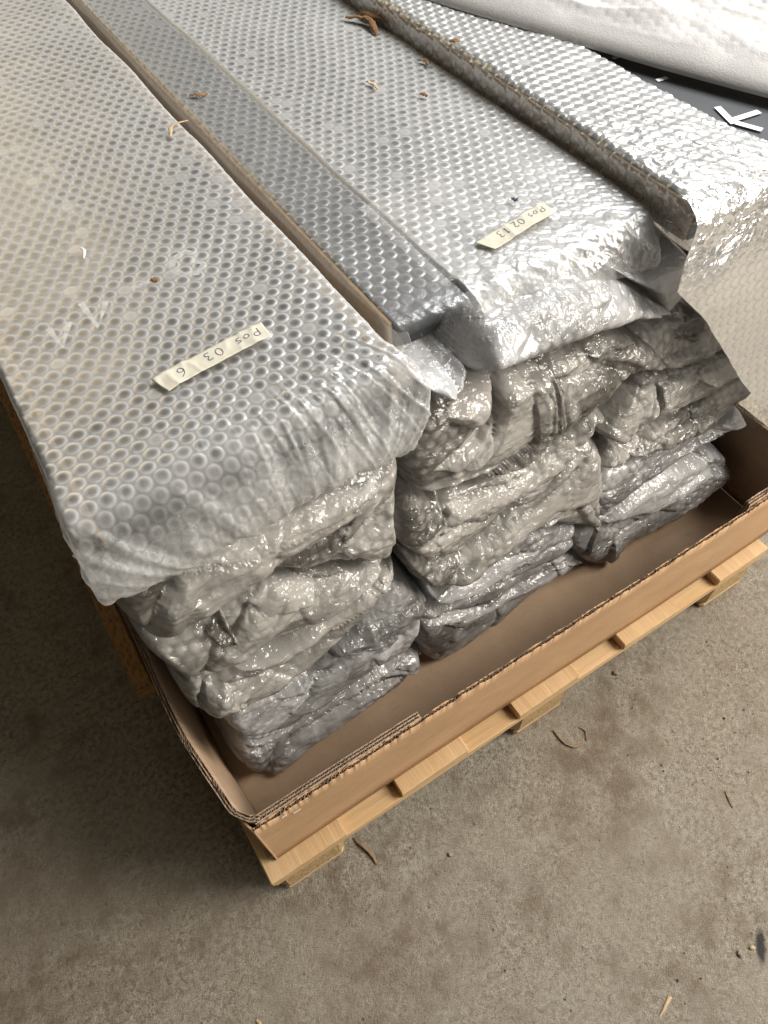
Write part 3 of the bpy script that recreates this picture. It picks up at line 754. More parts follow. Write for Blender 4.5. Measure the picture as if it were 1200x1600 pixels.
def folded_end(key, seed, mat, parent, res=.0016, back=2.0, amp=1.0, zmin=.150, zmax=9, lean=.035):
    d = PATCH[key]
    poly = np.array(d['poly']); poly[:, 1] = np.clip(poly[:, 1], zmin, zmax); poly[:, 0] = np.minimum(poly[:, 0], 1.197)
    y0 = d['y']
    x0, z0 = poly.min(0) - .004; x1, z1 = poly.max(0) + .004
    gx = np.arange(x0, x1 + res, res); gz = np.arange(z0, z1 + res, res)
    X, Zz = np.meshgrid(gx, gz, indexing='ij')
    wx = X + (fbm(X * 25, Zz * 25, seed + 3) - .5) * .006
    wz = Zz + (fbm(X * 25, Zz * 25, seed + 5) - .5) * .006
    sd = poly_sdf(wx, wz, poly)
    hh = (z1 - z0)
    r = min(.05, np.quantile(sd, .995) * .95)
    ins = sd > 0
    zlo = np.where(ins.any(1), np.where(ins, Zz, 9).min(1), np.nan); zhi = np.where(ins.any(1), np.where(ins, Zz, -9).max(1), np.nan)
    ok = ~np.isnan(zlo); xi = np.arange(len(gx))
    zlo = np.interp(xi, xi[ok], zlo[ok]); zhi = np.interp(xi, xi[ok], zhi[ok])
    kw = np.ones(25) / 25
    zlo = np.convolve(np.pad(zlo, 12, 'edge'), kw, 'valid')[:, None]; zhi = np.convolve(np.pad(zhi, 12, 'edge'), kw, 'valid')[:, None]
    ff = np.clip((Zz - zlo) / np.maximum(zhi - zlo, .01), 0, 1)
    # the film sags to a lip at the bottom, leans back towards the top and is rounded at the sides
    rb = .017
    q = np.clip(1 - sd / rb, 0, 1)
    r = .05
    sidew = np.minimum(wx - poly[:, 0].min(), poly[:, 0].max() - wx)
    qs = np.clip(1 - sidew / .05, 0, 1)
    roll = rb * 1.35 * (1 - np.sqrt(np.clip(1 - q * q, 0, 1))) + lean * ff ** 1.45 + .035 * (1 - np.sqrt(np.clip(1 - qs * qs, 0, 1))) + .055 * sstep(.80, 1.02, ff) + .015 * np.clip(1 - ff / .36, 0, 1) ** 1.5
    inner = sstep(0, .012, sd)
    h = -roll
    for pts, a, L in d['folds']:
        pts = np.array(pts, float)
        for e_, f_ in ((0, 1), (-1, -2)):
            if poly_sdf(pts[e_][0], pts[e_][1], poly) < .010:
                dv = pts[e_] - pts[f_]
                pts[e_] = pts[e_] + dv / np.linalg.norm(dv) * .03
        h = h + fold_height(wx, wz, pts, a * 1.5 * amp, L * 1.4) * (.35 + .65 * inner)
    rr = np.random.default_rng(seed * 7 + 3)
    for i in range(4):
        k_ = rr.integers(0, 10**6) % int(ins.sum())
        a0, c0 = X[ins][k_], Zz[ins][k_]
        an = .45 + rr.uniform(-.35, .35) if rr.random() < .7 else rr.uniform(-1.4, -.2)
        le = rr.uniform(.03, .085)
        cv = rr.uniform(-.5, .5)
        ps = [(a0 + le * s_ * math.cos(an + cv * s_), c0 + le * s_ * math.sin(an + cv * s_)) for s_ in (-1, -.5, 0, .5, 1)]
        h = h + fold_height(wx, wz, ps, rr.choice([-1, 1]) * rr.uniform(.002, .005) * amp, rr.uniform(.012, .03)) * (.35 + .65 * inner)
    flap_tone = 0.0; fm = np.zeros(X.shape)
    for poly_f, bias, lift in d.get('flaps', []):
        sf = poly_sdf(wx, wz, np.array(poly_f))
        mk_ = sstep(-.0013, .0013, sf)
        h = h + (.35 + .65 * inner) * amp * (mk_ * (.0018 + lift * np.minimum(np.maximum(sf, 0) / .016, 1)) - (1 - mk_) * .0025 * np.exp(np.minimum(sf, 0) / .006))
        flap_tone = flap_tone * (1 - mk_) + bias * mk_ - (1 - mk_) * .10 * np.exp(np.minimum(sf, 0) / .004)  # paints shade round flap edges and in pockets, shiny bands lighter
        fm = np.where(sf > 0, .15 + (len(poly_f) * .37 + bias * 3 + poly_f[0][0] * 9) % 1.0, fm)
    # drawn wrinkles along the fold direction, sharp creases
    th = .30 + .25 * (hash2(np.array(seed), np.array(1), 1) - .5)
    c, s = math.cos(th), math.sin(th)
    u = wx * c + wz * s; v = -wx * s + wz * c
    w1 = ridge(u * 5, v * 36, seed + 11, 3, .45) ** 1.7 - .4
    w2 = ridge(u * 40, v * 60, seed + 23, 3) - .5
    w3 = fbm(u * 12, v * 20, seed + 31, 2) - .5
    u = u + fm * 3.1; v = v + fm * 1.7 + .35 * fm * (wx - x0)
    w1 = ridge(u * 5, v * 36, seed + 11, 3, .45) ** 1.7 - .4
    w2 = ridge(u * 40, v * 60, seed + 23, 3) - .5
    jx = (fbm(X * 9, Zz * 9, seed + 91, 2) - .5) * .05; jz = (fbm(X * 9, Zz * 9, seed + 93, 2) - .5) * .03
    uu = u + jx; vq = v + jz
    g1 = facet(uu * 6, vq * 19, seed + 1); g2 = facet(uu * 17, vq * 38, seed + 2); g3 = facet(uu * 46, vq * 80, seed + 3)
    w4 = ridge(u * 7 + .6 * w3, v * 95, seed + 71, 2, .6) ** 6
    mod = .35 + 1.3 * sstep(.35, .7, fbm(X * 11, Zz * 14, seed + 41, 2))
    h = h + inner * amp * (w1 * .0012 + g1 * .0125 + g2 * .0050 + g3 * .0020 * mod + w4 * .0016 * mod)
    # radial pulls running from the fold tips
    b = bubbles(X + .01 * fbm(X * 9, Zz * 9, seed), Zz * 1.1 + .01 * fbm(X * 9, Zz * 9, seed + 2), 15 + seed * 13 % 50, (seed * .003, seed * .007))
    b = .4 * b[0] + .6 * b[1]
    bm = sstep(.40, .62, fbm(X * 14, Zz * 18, seed + 51, 2))
    b = b * (.25 + .75 * bm)
    h = h + inner * b * .0010
    Yy = y0 - h
    lay = .52 + .28 * (fbm(u * 10, v * 26, seed + 61, 3) - .5) + .10 * w1 + flap_tone + .06 * ff
    mask = sd > -res * .9
    # pull rim vertices back along the sides so that the film continues down the package
    V = np.stack([X, Yy, Zz], -1).reshape(-1, 3)
    F = grid_faces(len(gx), len(gz), mask)
    F = F[:, ::-1]
    used = np.unique(F)
    # boundary loop -> skirts
    e = np.concatenate([F[:, [0, 1]], F[:, [1, 2]], F[:, [2, 3]], F[:, [3, 0]]])
    es = np.sort(e, 1); key_ = es[:, 0].astype(np.int64) * (V.shape[0] + 1) + es[:, 1]
    uq, idx, cnt = np.unique(key_, return_index=True, return_counts=True)
    be = e[idx[cnt == 1]]
    bv = np.unique(be)
    remap = -np.ones(len(V), np.int64); remap[used] = np.arange(len(used))
    V2 = V[used]; nb = len(bv)
    s1 = V[bv].copy(); s1[:, 1] = np.maximum(s1[:, 1] + .03, y0 + .13)
    s2 = V[bv].copy(); s2[:, 1] = back
    m1 = -np.ones(len(V), np.int64); m1[bv] = len(used) + np.arange(nb)
    m2 = -np.ones(len(V), np.int64); m2[bv] = len(used) + nb + np.arange(nb)
    Fm = remap[F]
    sk1 = np.stack([remap[be[:, 1]], remap[be[:, 0]], m1[be[:, 0]], m1[be[:, 1]]], 1)
    sk2 = np.stack([m1[be[:, 1]], m1[be[:, 0]], m2[be[:, 0]], m2[be[:, 1]]], 1)
    VV = np.concatenate([V2, s1, s2]); FF = np.concatenate([Fm, sk1, sk2])
    at = lambda a: np.concatenate([a.ravel()[used], a.ravel()[bv], a.ravel()[bv]])
    o = make_obj('folded_end', VV, FF, mat, None, True, dict(bub=at(b), lay=at(lay)))
    return rel(o, parent)


GR = 'long panels in bubble wrap stacked in the cardboard tray'


def core(parent, x0, x1, y0, z0, z1, y1=1.98, edge=True, mat='panel'):
    b = MB(); b.box((x0 + .006, y0, z0), (x1 - .006, y1, z1), .0015)
    p = rel(b.build('panel', M[mat]), parent)
    if edge:
        for xa, xb in ((x0, x0 + .0055), (x1 - .0055, x1)):
            e = MB(); e.box((xa, y0 + .002, z0 + .001), (xb, y1, z1 - .0005), .001)
            rel(e.build('board_edge', M['board']), parent)
    return p


def lower(key, seed, label, mat, amp=1.0):
    d = PATCH[key]; p = np.array(d['poly'])
    x0, z0 = p.min(0); x1, z1 = p.max(0); z0 = max(z0, .152)
    t = thing('wrapped_panel', label, 'wrapped panel', ((x0 + x1) / 2, d['y'] + .9, z0), GR)
    folded_end(key, seed, mat, t, amp=amp)
    zm = np.median(p[:, 1])
    core(t, x0 + .05, x1 - .05, d['y'] + .075, zm - .022, zm + .022, edge=False)
    return t


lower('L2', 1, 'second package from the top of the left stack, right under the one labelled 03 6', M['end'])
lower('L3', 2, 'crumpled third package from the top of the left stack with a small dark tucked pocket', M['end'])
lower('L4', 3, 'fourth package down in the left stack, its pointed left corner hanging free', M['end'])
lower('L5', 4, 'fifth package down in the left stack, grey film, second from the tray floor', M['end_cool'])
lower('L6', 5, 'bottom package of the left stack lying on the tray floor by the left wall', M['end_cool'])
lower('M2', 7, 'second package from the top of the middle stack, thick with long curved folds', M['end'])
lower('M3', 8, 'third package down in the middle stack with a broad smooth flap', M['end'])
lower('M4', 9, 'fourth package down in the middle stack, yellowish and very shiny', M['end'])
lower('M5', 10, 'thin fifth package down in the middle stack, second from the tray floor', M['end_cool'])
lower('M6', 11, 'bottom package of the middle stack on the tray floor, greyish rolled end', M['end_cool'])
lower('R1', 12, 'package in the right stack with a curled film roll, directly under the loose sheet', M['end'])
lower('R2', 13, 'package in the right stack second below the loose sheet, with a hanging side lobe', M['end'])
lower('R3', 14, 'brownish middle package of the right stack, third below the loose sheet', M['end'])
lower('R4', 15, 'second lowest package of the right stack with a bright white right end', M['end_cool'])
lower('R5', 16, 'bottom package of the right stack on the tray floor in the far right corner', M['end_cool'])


# ------------------------------------------------------------------ top packages: one sheet lofted along a profile
def resample(pts, steps):
    """smooth a (y,z) polyline (Catmull-Rom) and resample it by arc length with varying step"""
    P = np.array(pts, float)
    Q = np.concatenate([[2 * P[0] - P[1]], P, [2 * P[-1] - P[-2]]])
    out = []
    for i in range(1, len(Q) - 2):
        p0, p1, p2, p3 = Q[i - 1:i + 3]
        # centripetal-ish: straight when the segment is long
        L = np.linalg.norm(p2 - p1)
        m1 = (p2 - p0) / max(np.linalg.norm(p2 - p0), 1e-9) * min(L, np.linalg.norm(p1 - p0) * 1.2)
        m2 = (p3 - p1) / max(np.linalg.norm(p3 - p1), 1e-9) * min(L, np.linalg.norm(p3 - p2) * 1.2)
        t = np.linspace(0, 1, 60, endpoint=False)[:, None]
        h = (2 * t**3 - 3 * t**2 + 1) * p1 + (t**3 - 2 * t**2 + t) * m1 + (-2 * t**3 + 3 * t**2) * p2 + (t**3 - t**2) * m2
        out.append(h)
    C = np.concatenate(out + [P[-1:]])
    d = np.concatenate([[0], np.cumsum(np.linalg.norm(np.diff(C, axis=0), axis=1))])
    s = [0.0]
    while s[-1] < d[-1]:
        y = np.interp(s[-1], d, C[:, 0])
        s.append(s[-1] + steps(y))
    s = np.array(s[:-1] + [d[-1]])
    return np.stack([np.interp(s, d, C[:, 0]), np.interp(s, d, C[:, 1])], 1), s


def loft(name, mat, parent, prof, xl, xr, r, skirt, hfun, rot=3.0, dx=.0017, steps=None, roll=(True, True), bub_h=.0009, side_clear=.5, side_flat=.6):
    steps = steps or (lambda y: .0016 if y < .6 else (.0023 if y < 1.1 else .004))
    C, s = resample(prof, steps)
    t = np.gradient(C, axis=0); t /= np.linalg.norm(t, axis=1)[:, None]
    nrm = np.stack([t[:, 1], -t[:, 0]], 1)            # outward
    if nrm[0, 1] < 0: nrm = -nrm
    k = np.ones(9) / 9
    nrm = np.stack([np.convolve(np.pad(nrm[:, i], 4, 'edge'), k, 'valid') for i in (0, 1)], 1)
    nrm /= np.linalg.norm(nrm, axis=1)[:, None]
    XL = xl(C[:, 0], C[:, 1]) if callable(xl) else np.full(len(s), xl)
    XR = xr(C[:, 0], C[:, 1]) if callable(xr) else np.full(len(s), xr)
    n_in = int((np.median(XR - XL)) / dx)
    f = np.linspace(0, 1, n_in)
    arc = r * math.pi / 2
    cols = []                                           # (kind, value)
    na = max(int(arc / dx), 2); ns = max(int(skirt / .004), 1)
    A = np.zeros((len(s), 0)); blocks = []
    def block(x, q, ct, st, a): blocks.append((x, q, ct, st, a))
    one = np.ones(len(s))[:, None]
    if roll[0]:
        for v in np.linspace(skirt, 0, ns, endpoint=False): block((XL)[:, None] , (r + v) * one, 0 * one, -one, (XL - arc + r - v)[:, None])
        for th in np.linspace(math.pi / 2, 0, na, endpoint=False):
            block((XL + r - r * math.sin(th))[:, None], r * (1 - math.cos(th)) * one, math.cos(th) * one, -math.sin(th) * one, (XL + r - r * th)[:, None])
    la = r if roll[0] else 0; ra = r if roll[1] else 0
    for ff in f:
        x = (XL + la) + ff * ((XR - ra) - (XL + la))
        block(x[:, None], 0 * one, one, 0 * one, x[:, None])
    if roll[1]:
        for th in np.linspace(0, math.pi / 2, na + 1)[1:]:
            block((XR - r + r * math.sin(th))[:, None], r * (1 - math.cos(th)) * one, math.cos(th) * one, math.sin(th) * one, (XR - r + r * th)[:, None])
        for v in np.linspace(0, skirt, ns + 1)[1:]: block(XR[:, None], (r + v) * one, 0 * one, one, (XR - r + arc + v)[:, None])
    X = np.concatenate([b_[0] for b_ in blocks], 1); Q = np.concatenate([b_[1] for b_ in blocks], 1)
    CT = np.concatenate([b_[2] for b_ in blocks], 1); ST = np.concatenate([b_[3] for b_ in blocks], 1)
    A = np.concatenate([b_[4] for b_ in blocks], 1)
    S = np.broadcast_to(s[:, None], X.shape)
    Yb = C[:, :1] - nrm[:, :1] * Q; Zb = C[:, 1:] - nrm[:, 1:] * Q
    b, core_ = bubbles(A, S, rot)
    h, bm, lay, crm = hfun(A, S, np.broadcast_to(C[:, :1], X.shape), np.broadcast_to(C[:, 1:], X.shape), X)
    core_ = core_ * bm
    b = b * bm * (1 - side_flat * np.abs(ST))
    hh = h + b * bub_h
    V = np.stack([X + ST * hh, Yb + CT * nrm[:, :1] * hh, Zb + CT * nrm[:, 1:] * hh], -1).reshape(-1, 3)
    F = grid_faces(X.shape[0], X.shape[1])
    lay = lay * (1 - side_clear * np.abs(ST) ** 1.5)
    o = make_obj(name, V, F, mat, None, True, dict(bub=b, core=core_, lay=lay, cr=np.broadcast_to(crm, X.shape)))
    rel(o, parent)
    return o


# ---- left stack, top
def h_left(a, s, y, z, x):
    n1 = (fbm(a * 7, s * 7, 2, 3) - .5) * .006
    gone = sstep(.215, .190, y + .010 * (fbm(a * 18, y * 10, 5, 2) - .5)) * (1 - .0 * a)   # film pulled taut past the panel edge
    front = sstep(.215, .175, y)
    # gathered pleats running down over the edge towards the middle of the end
    cx = .225 + .0 * a
    k = sstep(.33, .2, y)
    u = (a - cx) / (1.0 + 1.2 * (s - s.max() + .30) * 2)
    pl = ridge(u * 62, s * 7, 77, 3) - .5
    star = ridge((a - .235) * 30 / (.25 + np.abs(z - .85) * 6 + .3), s * 5, 78, 2) - .5
    cr = ridge(a * 30, s * 30, 79, 3) - .5
    right = sstep(.15, .36, a)
    streak = ridge(u * 95 + .5 * n1 * 100, s * 8, 84, 2, .6) ** 5
    h = n1 + k * streak * .0022 * (.3 + .7 * right) + k * pl * .0040 * (.35 + .65 * right) + front * (star * .006 + cr * .004) + front * (facet(a * 11 + .3 * n1 * 100, s * 16, 80) * .006 + facet(a * 32, s * 40, 82) * .004)
    bm = np.clip(1 - gone * (.35 + .45 * right), .15, 1) * (1 - .25 * fbm(a * 60, s * 60, 6, 2) * k)
    bm = bm * (.93 + .07 * vnoise(a / PITCH * .9, s / PITCH * .9, 11))
    lay = 1.0 + front * (.75 * fbm(a * 11, s * 16, 81, 3) - .88) + .55 * k * streak * (.3 + .7 * right) + .12 * k * right + .3 * (fbm(a * 4, s * 3, 12, 2) - .5)  # streak also whitens the pleats, painting in their glossy highlights
    return h, bm, lay, np.clip(front * .9 + .45 * k * right, 0, 1)


TL = thing('wrapped_panel', 'top package of the left stack with the masking tape label Pos 03 6', 'wrapped panel', (.22, 1.1, .845), GR)
LW = .372


def xl_left(y, z):
    f = sstep(.925, .85, z)
    return .035 - .004 * f - .006 * sstep(.3, .2, y)


def xr_left(y, z):
    f = sstep(.91, .85, z)
    return .407 + .012 * sstep(.26, .17, y) * (1 - f) - .020 * f


loft('bubble_wrap', M['film'], TL,
     [(2.0, .925), (1.2, .926), (.7, .926), (.35, .926), (.222, .926), (.205, .923), (.182, .905), (.157, .880), (.152, .860), (.165, .846), (.23, .842), (.34, .845)],
     xl_left, xr_left, .008, .05, h_left)
core(TL, .050, .397, .207, .868, .918)
# ---- middle stack, top
def h_mid(a, s, y, z, x):
    n1 = (fbm(a * 7, s * 7, 102, 3) - .5) * .006
    front = sstep(.275, .235, y)
    near = sstep(.62, .28, y) * sstep(.52, .66, x)
    th = .55
    u = a * math.cos(th) + s * math.sin(th); v = -a * math.sin(th) + s * math.cos(th)
    w = ridge(u * 16, v * 75, 105, 3) - .5
    cr = ridge(a * 42, s * 42, 107, 3) - .5
    # second sheet laid over the right part of the first
    ex = .533 + .0016 * np.sin(y * 9) + .0006 * np.sin(y * 31)
    step = sstep(ex - .0012, ex + .0012, x)
    lipd = np.abs(x - ex)
    strip = (1 - step)
    slump = strip * sstep(.42, .22, y)
    h = n1 + near * w * .0012 + sstep(.34, .27, y) * cr * .0035 * (.4 + .6 * step) + step * .0014 * np.exp(-np.maximum(x - ex, 0) / .02) + step * .001
    h = h - slump * .004 + front * (facet(a * 12, s * 14, 108) * .016 + facet(a * 34, s * 36, 109) * .004)
    bm = np.clip(1 - .75 * near * fbm(a * 16, s * 16, 109, 2) - .8 * sstep(.33, .27, y) - .35 * slump, .08, 1)
    bm = bm * (.93 + .07 * vnoise(a / PITCH * .9, s / PITCH * .9, 111))
    lay = .96 + .12 * step - .42 * strip - .25 * slump - .55 * front + .3 * (fbm(a * 4, s * 3, 112, 2) - .5)
    bm = bm * (1 - np.exp(-(lipd / .004) ** 2))
    return h, bm, lay, np.clip(.22 * near + front * .3 + .15 * slump, 0, 1)


TM = thing('wrapped_panel', 'top package of the middle stack with the masking tape label Pos 02 13', 'wrapped panel', (.63, 1.1, .83), GR)


def xl_mid(y, z): return .429 + .010 * sstep(.262, .22, y)


def xr_mid(y, z): return .828 - .012 * sstep(.30, .21, y)


loft('bubble_wrap', M['film_m'], TM,
     [(2.0, .914), (1.2, .915), (.7, .915), (.4, .915), (.285, .9145), (.262, .911), (.244, .896), (.232, .876), (.234, .858), (.30, .845)],
     xl_mid, xr_mid, .012, .045, h_mid, rot=1.0)
core(TM, .434, .822, .285, .862, .905)
folded_end('M1', 41, M['end_cool'], TM, back=.5, amp=.8, zmax=.905, lean=.055)

# ---- right stack, top: opened wrap, bare printed panel
TR = thing('wrapped_panel', 'opened top package of the right stack with bare dark panel and white printed letters', 'wrapped panel', (1.02, 1.1, .9), GR)
core(TR, .832, 1.245, .215, .893, .941, mat='panel_bare')


def h_right(a, s, y, z, x):
    n1 = (fbm(a * 8, s * 8, 202, 3) - .5) * .008
    th = -.35
    u = a * math.cos(th) + s * math.sin(th); v = -a * math.sin(th) + s * math.cos(th)
    near = sstep(.62, .26, y)
    w = ridge(u * 50, v * 24, 205, 3) - .5
    cr = ridge(a * 35, s * 35, 207, 3) - .5
    drape = sstep(.93, .87, z)
    h = n1 + near * w * .0024 * (1 - drape) + near * cr * .003 * (1 - .6 * drape) + drape * (fbm(a * 8, s * 8, 208, 2) - .5) * .02
    h = h + drape * .003 * (ridge(a * 9 + s * 5, s * 4 - a * 3, 210, 2) - .5)
    bm = (1 - .25 * near * fbm(a * 22, s * 22, 209, 2)) * (1 - .8 * drape)
    lay = 1.0 + .25 * (fbm(a * 5, s * 5, 212, 2) - .5)
    return h, bm, lay, np.clip(.25 * near, 0, 1)


TY = np.array([.15, .26, .325, .393, .5, .663, .862, 1.3, 2.1]); TX = np.array([1.30, 1.000, .990, .987, .986, .983, .911, .86, .845])


def xr_right(y, z):
    return np.interp(y, TY, TX)


def xl_right(y, z): return np.full(np.shape(y), .828) if np.ndim(y) else .828


loft('bubble_wrap', M['film_r'], TR,
     [(2.0, .950), (1.2, .950), (.7, .950), (.4, .950), (.26, .949), (.222, .944), (.205, .930), (.200, .912), (.199, .890)],
     xl_right, xr_right, .012, .04, h_right, rot=-4.0, roll=(True, False), bub_h=.0016, side_flat=.2)

folded_end('R0', 51, M['end_cool'], TR, back=.6, amp=.5)

# the loose end of that wrap hanging over the tray in front of the right stack
def h_drape(a, s, y, z, x):
    n1 = (fbm(a * 4, s * 4, 302, 2) - .5) * .03
    f = ridge(a * 8 + s * 9, s * 3 - a * 4, 305, 2) - .5
    top = sstep(.84, .93, z)
    cr = ridge(a * 40, s * 40, 306, 3) - .5
    h = n1 * (1 - .6 * top) + f * .006 + top * cr * .005
    bm = (1 - .8 * top) * sstep(.2, .6, fbm(a * 8, s * 8, 307, 2) + .2)
    lay = 1.0 - .35 * top + .12 * (fbm(a * 6, s * 6, 308, 2) - .5)
    return h, bm, lay, np.clip(.08 + .8 * top, 0, 1)


ZL = np.array([.34, .48, .56, .79, .865, .90, .945]); XLD = np.array([1.262, 1.125, 1.050, .862, .788, .800, .822])
loft('loose_wrap_end', M['film_drape'], TR,
     [(.232, .9475), (.212, .9425), (.198, .930), (.187, .90), (.172, .86), (.160, .80), (.148, .68), (.142, .56), (.14, .44), (.15, .36)],
     lambda y, z: np.interp(z, ZL, XLD), lambda y, z: 1.42 + 0 * z, .004, .002, h_drape, rot=12, dx=.0024, roll=(False, False), bub_h=.0007)


def poly_plate(name, pts, z, mat, parent, th=.0005):
    b = MB(); n = len(pts)
    b.add([(x, y, z) for x, y in pts] + [(x, y, z + th) for x, y in pts],
          [tuple(range(n, 2 * n))] + [(i, (i + 1) % n, n + (i + 1) % n, n + i) for i in range(n)])
    o = b.build(name, mat)
    return rel(o, parent)


def stroke(name, pts, w, z, mat, parent, th=.0005):
    """flat printed stroke along a polyline"""
    p = np.array(pts, float)
    t = np.gradient(p, axis=0); t /= np.linalg.norm(t, axis=1)[:, None] + 1e-12
    nr = np.stack([-t[:, 1], t[:, 0]], 1) * w / 2
    pts2 = [tuple(v) for v in (p + nr)] + [tuple(v) for v in (p - nr)[::-1]]
    n = len(p); b = MB()
    A = [(x, y, z + th) for x, y in (p + nr)]; B = [(x, y, z + th) for x, y in (p - nr)]
    b.add(A + B, [(i, i + 1, n + i + 1, n + i) for i in range(n - 1)])
    return rel(b.build(name, mat), parent)


ZP = .9412
for pts, w in ([[(1.010, .557), (1.040, .553)], .008], [[(1.015, .469), (1.034, .467)], .008],
               [[(1.060, .480), (1.071, .478)], .006], [[(1.071, .478), (1.078, .436)], .006], [[(1.076, .438), (1.105, .444)], .006],
               [[(1.028, .366), (1.013, .322)], .010], [[(1.012, .330), (1.064, .324)], .010], [[(1.016, .322), (1.030, .289)], .010]):
    ZP += .00025
    stroke('printed_stroke', pts, w, ZP, M['print'], TR)
# letters of the same print under the film of the left top package
for pts, w in ([[(.149, .508), (.1515, .456), (.175, .494)], .008], [[(.103, .487), (.107, .448), (.127, .484)], .008],
               [[(.208, .497), (.230, .499)], .008],
               [[(.262, .505), (.272, .522), (.290, .528), (.300, .515), (.290, .505), (.300, .492), (.285, .480), (.270, .488), (.262, .505)], .009]):
    stroke('printed_stroke', pts, w, .9182, M['print'], TL)

# ---- white foam sheet folded back over the right package
FO = thing('foam_sheet', 'white foam and bubble wrap sheet folded back over the dark printed panel', 'packing sheet', (1.1, .7, .95))
fe = np.array([(1.30, -.02), (1.20, .08), (1.083, .330), (1.023, .478), (.964, .648), (.894, .842), (.84, 1.05), (.80, 1.3), (.79, 1.7)])
de = np.concatenate([[0], np.cumsum(np.linalg.norm(np.diff(fe, axis=0), axis=1))])
tt = np.linspace(0, de[-1], 520)
ex_ = np.interp(tt, de, fe[:, 0]); ey_ = np.interp(tt, de, fe[:, 1])
k9 = np.ones(41) / 41
ex_ = np.convolve(np.pad(ex_, 20, 'edge'), k9, 'valid'); ey_ = np.convolve(np.pad(ey_, 20, 'edge'), k9, 'valid')
tx = np.gradient(ex_); ty = np.gradient(ey_); ln_ = np.hypot(tx, ty); nx_, ny_ = ty / ln_, -tx / ln_
vv = np.concatenate([np.linspace(0, .03, 14), np.linspace(.032, .34, 130), np.linspace(.35, .6, 20)])
TT, VVV = np.meshgrid(tt, vv, indexing='ij')
rise = .010 + .045 * (1 - np.exp(-VVV / .05)) + .03 * sstep(.05, .3, VVV)
lipc = .0055 * (1 - np.sqrt(np.clip(1 - np.clip(1 - VVV / .012, 0, 1) ** 2, 0, 1)))
wv = (fbm(TT * 8, VVV * 8, 401, 3) - .5) * .022 * sstep(0, .08, VVV) + (ridge(TT * 5, VVV * 26, 403, 2) - .5) * .006 * sstep(.01, .05, VVV)
bq = bubbles(TT, VVV, 20)[0]
bb = bq * sstep(.10, .15, VVV + .06 * (fbm(TT * 6, VVV * 6, 405, 2) - .5)) + .25 * bq * sstep(.02, .05, VVV)
ZF = .948 + rise + wv + bb * .003 - lipc
XF = ex_[:, None] + nx_[:, None] * (-VVV); YF = ey_[:, None] + ny_[:, None] * (-VVV)
side = 1 if (nx_[200] < 0) else -1
XF = ex_[:, None] + side * nx_[:, None] * (-VVV); YF = ey_[:, None] + side * ny_[:, None] * (-VVV)
fo = make_obj('foam_layer', np.stack([XF, YF, ZF], -1).reshape(-1, 3), grid_faces(*XF.shape), M['foam'], None, True)
so = fo.modifiers.new('thickness', 'SOLIDIFY'); so.thickness = .0035; so.offset = -1
rel(fo, FO)

# ------------------------------------------------------------------ masking tape labels
GL = {
 'P': [[(0, 0), (.1, 1)], [(.05, .95), (.5, 1.0), (.65, .75), (.45, .5), (.08, .5)]],
 'o': [[(.5, .3), (.25, .05), (.0, .2), (.05, .5), (.35, .6), (.55, .4), (.5, .3)]],
 's': [[(.5, .6), (.15, .6), (.05, .45), (.4, .28), (.4, .08), (.0, .0)]],
 '0': [[(.35, 1), (.05, .75), (.0, .3), (.25, 0), (.55, .25), (.6, .7), (.35, 1)]],
 '3': [[(0, .9), (.3, 1), (.5, .8), (.2, .52), (.5, .35), (.45, .05), (.0, .05)]],
 '6': [[(.5, 1), (.15, .7), (.0, .3), (.2, 0), (.5, .1), (.5, .4), (.2, .5), (.02, .3)]],
 '2': [[(0, .8), (.25, 1), (.5, .8), (.3, .4), (.0, .0), (.3, .08), (.6, .0)]],
 '1': [[(.05, .8), (.25, 1.0), (.2, 0)]],
}


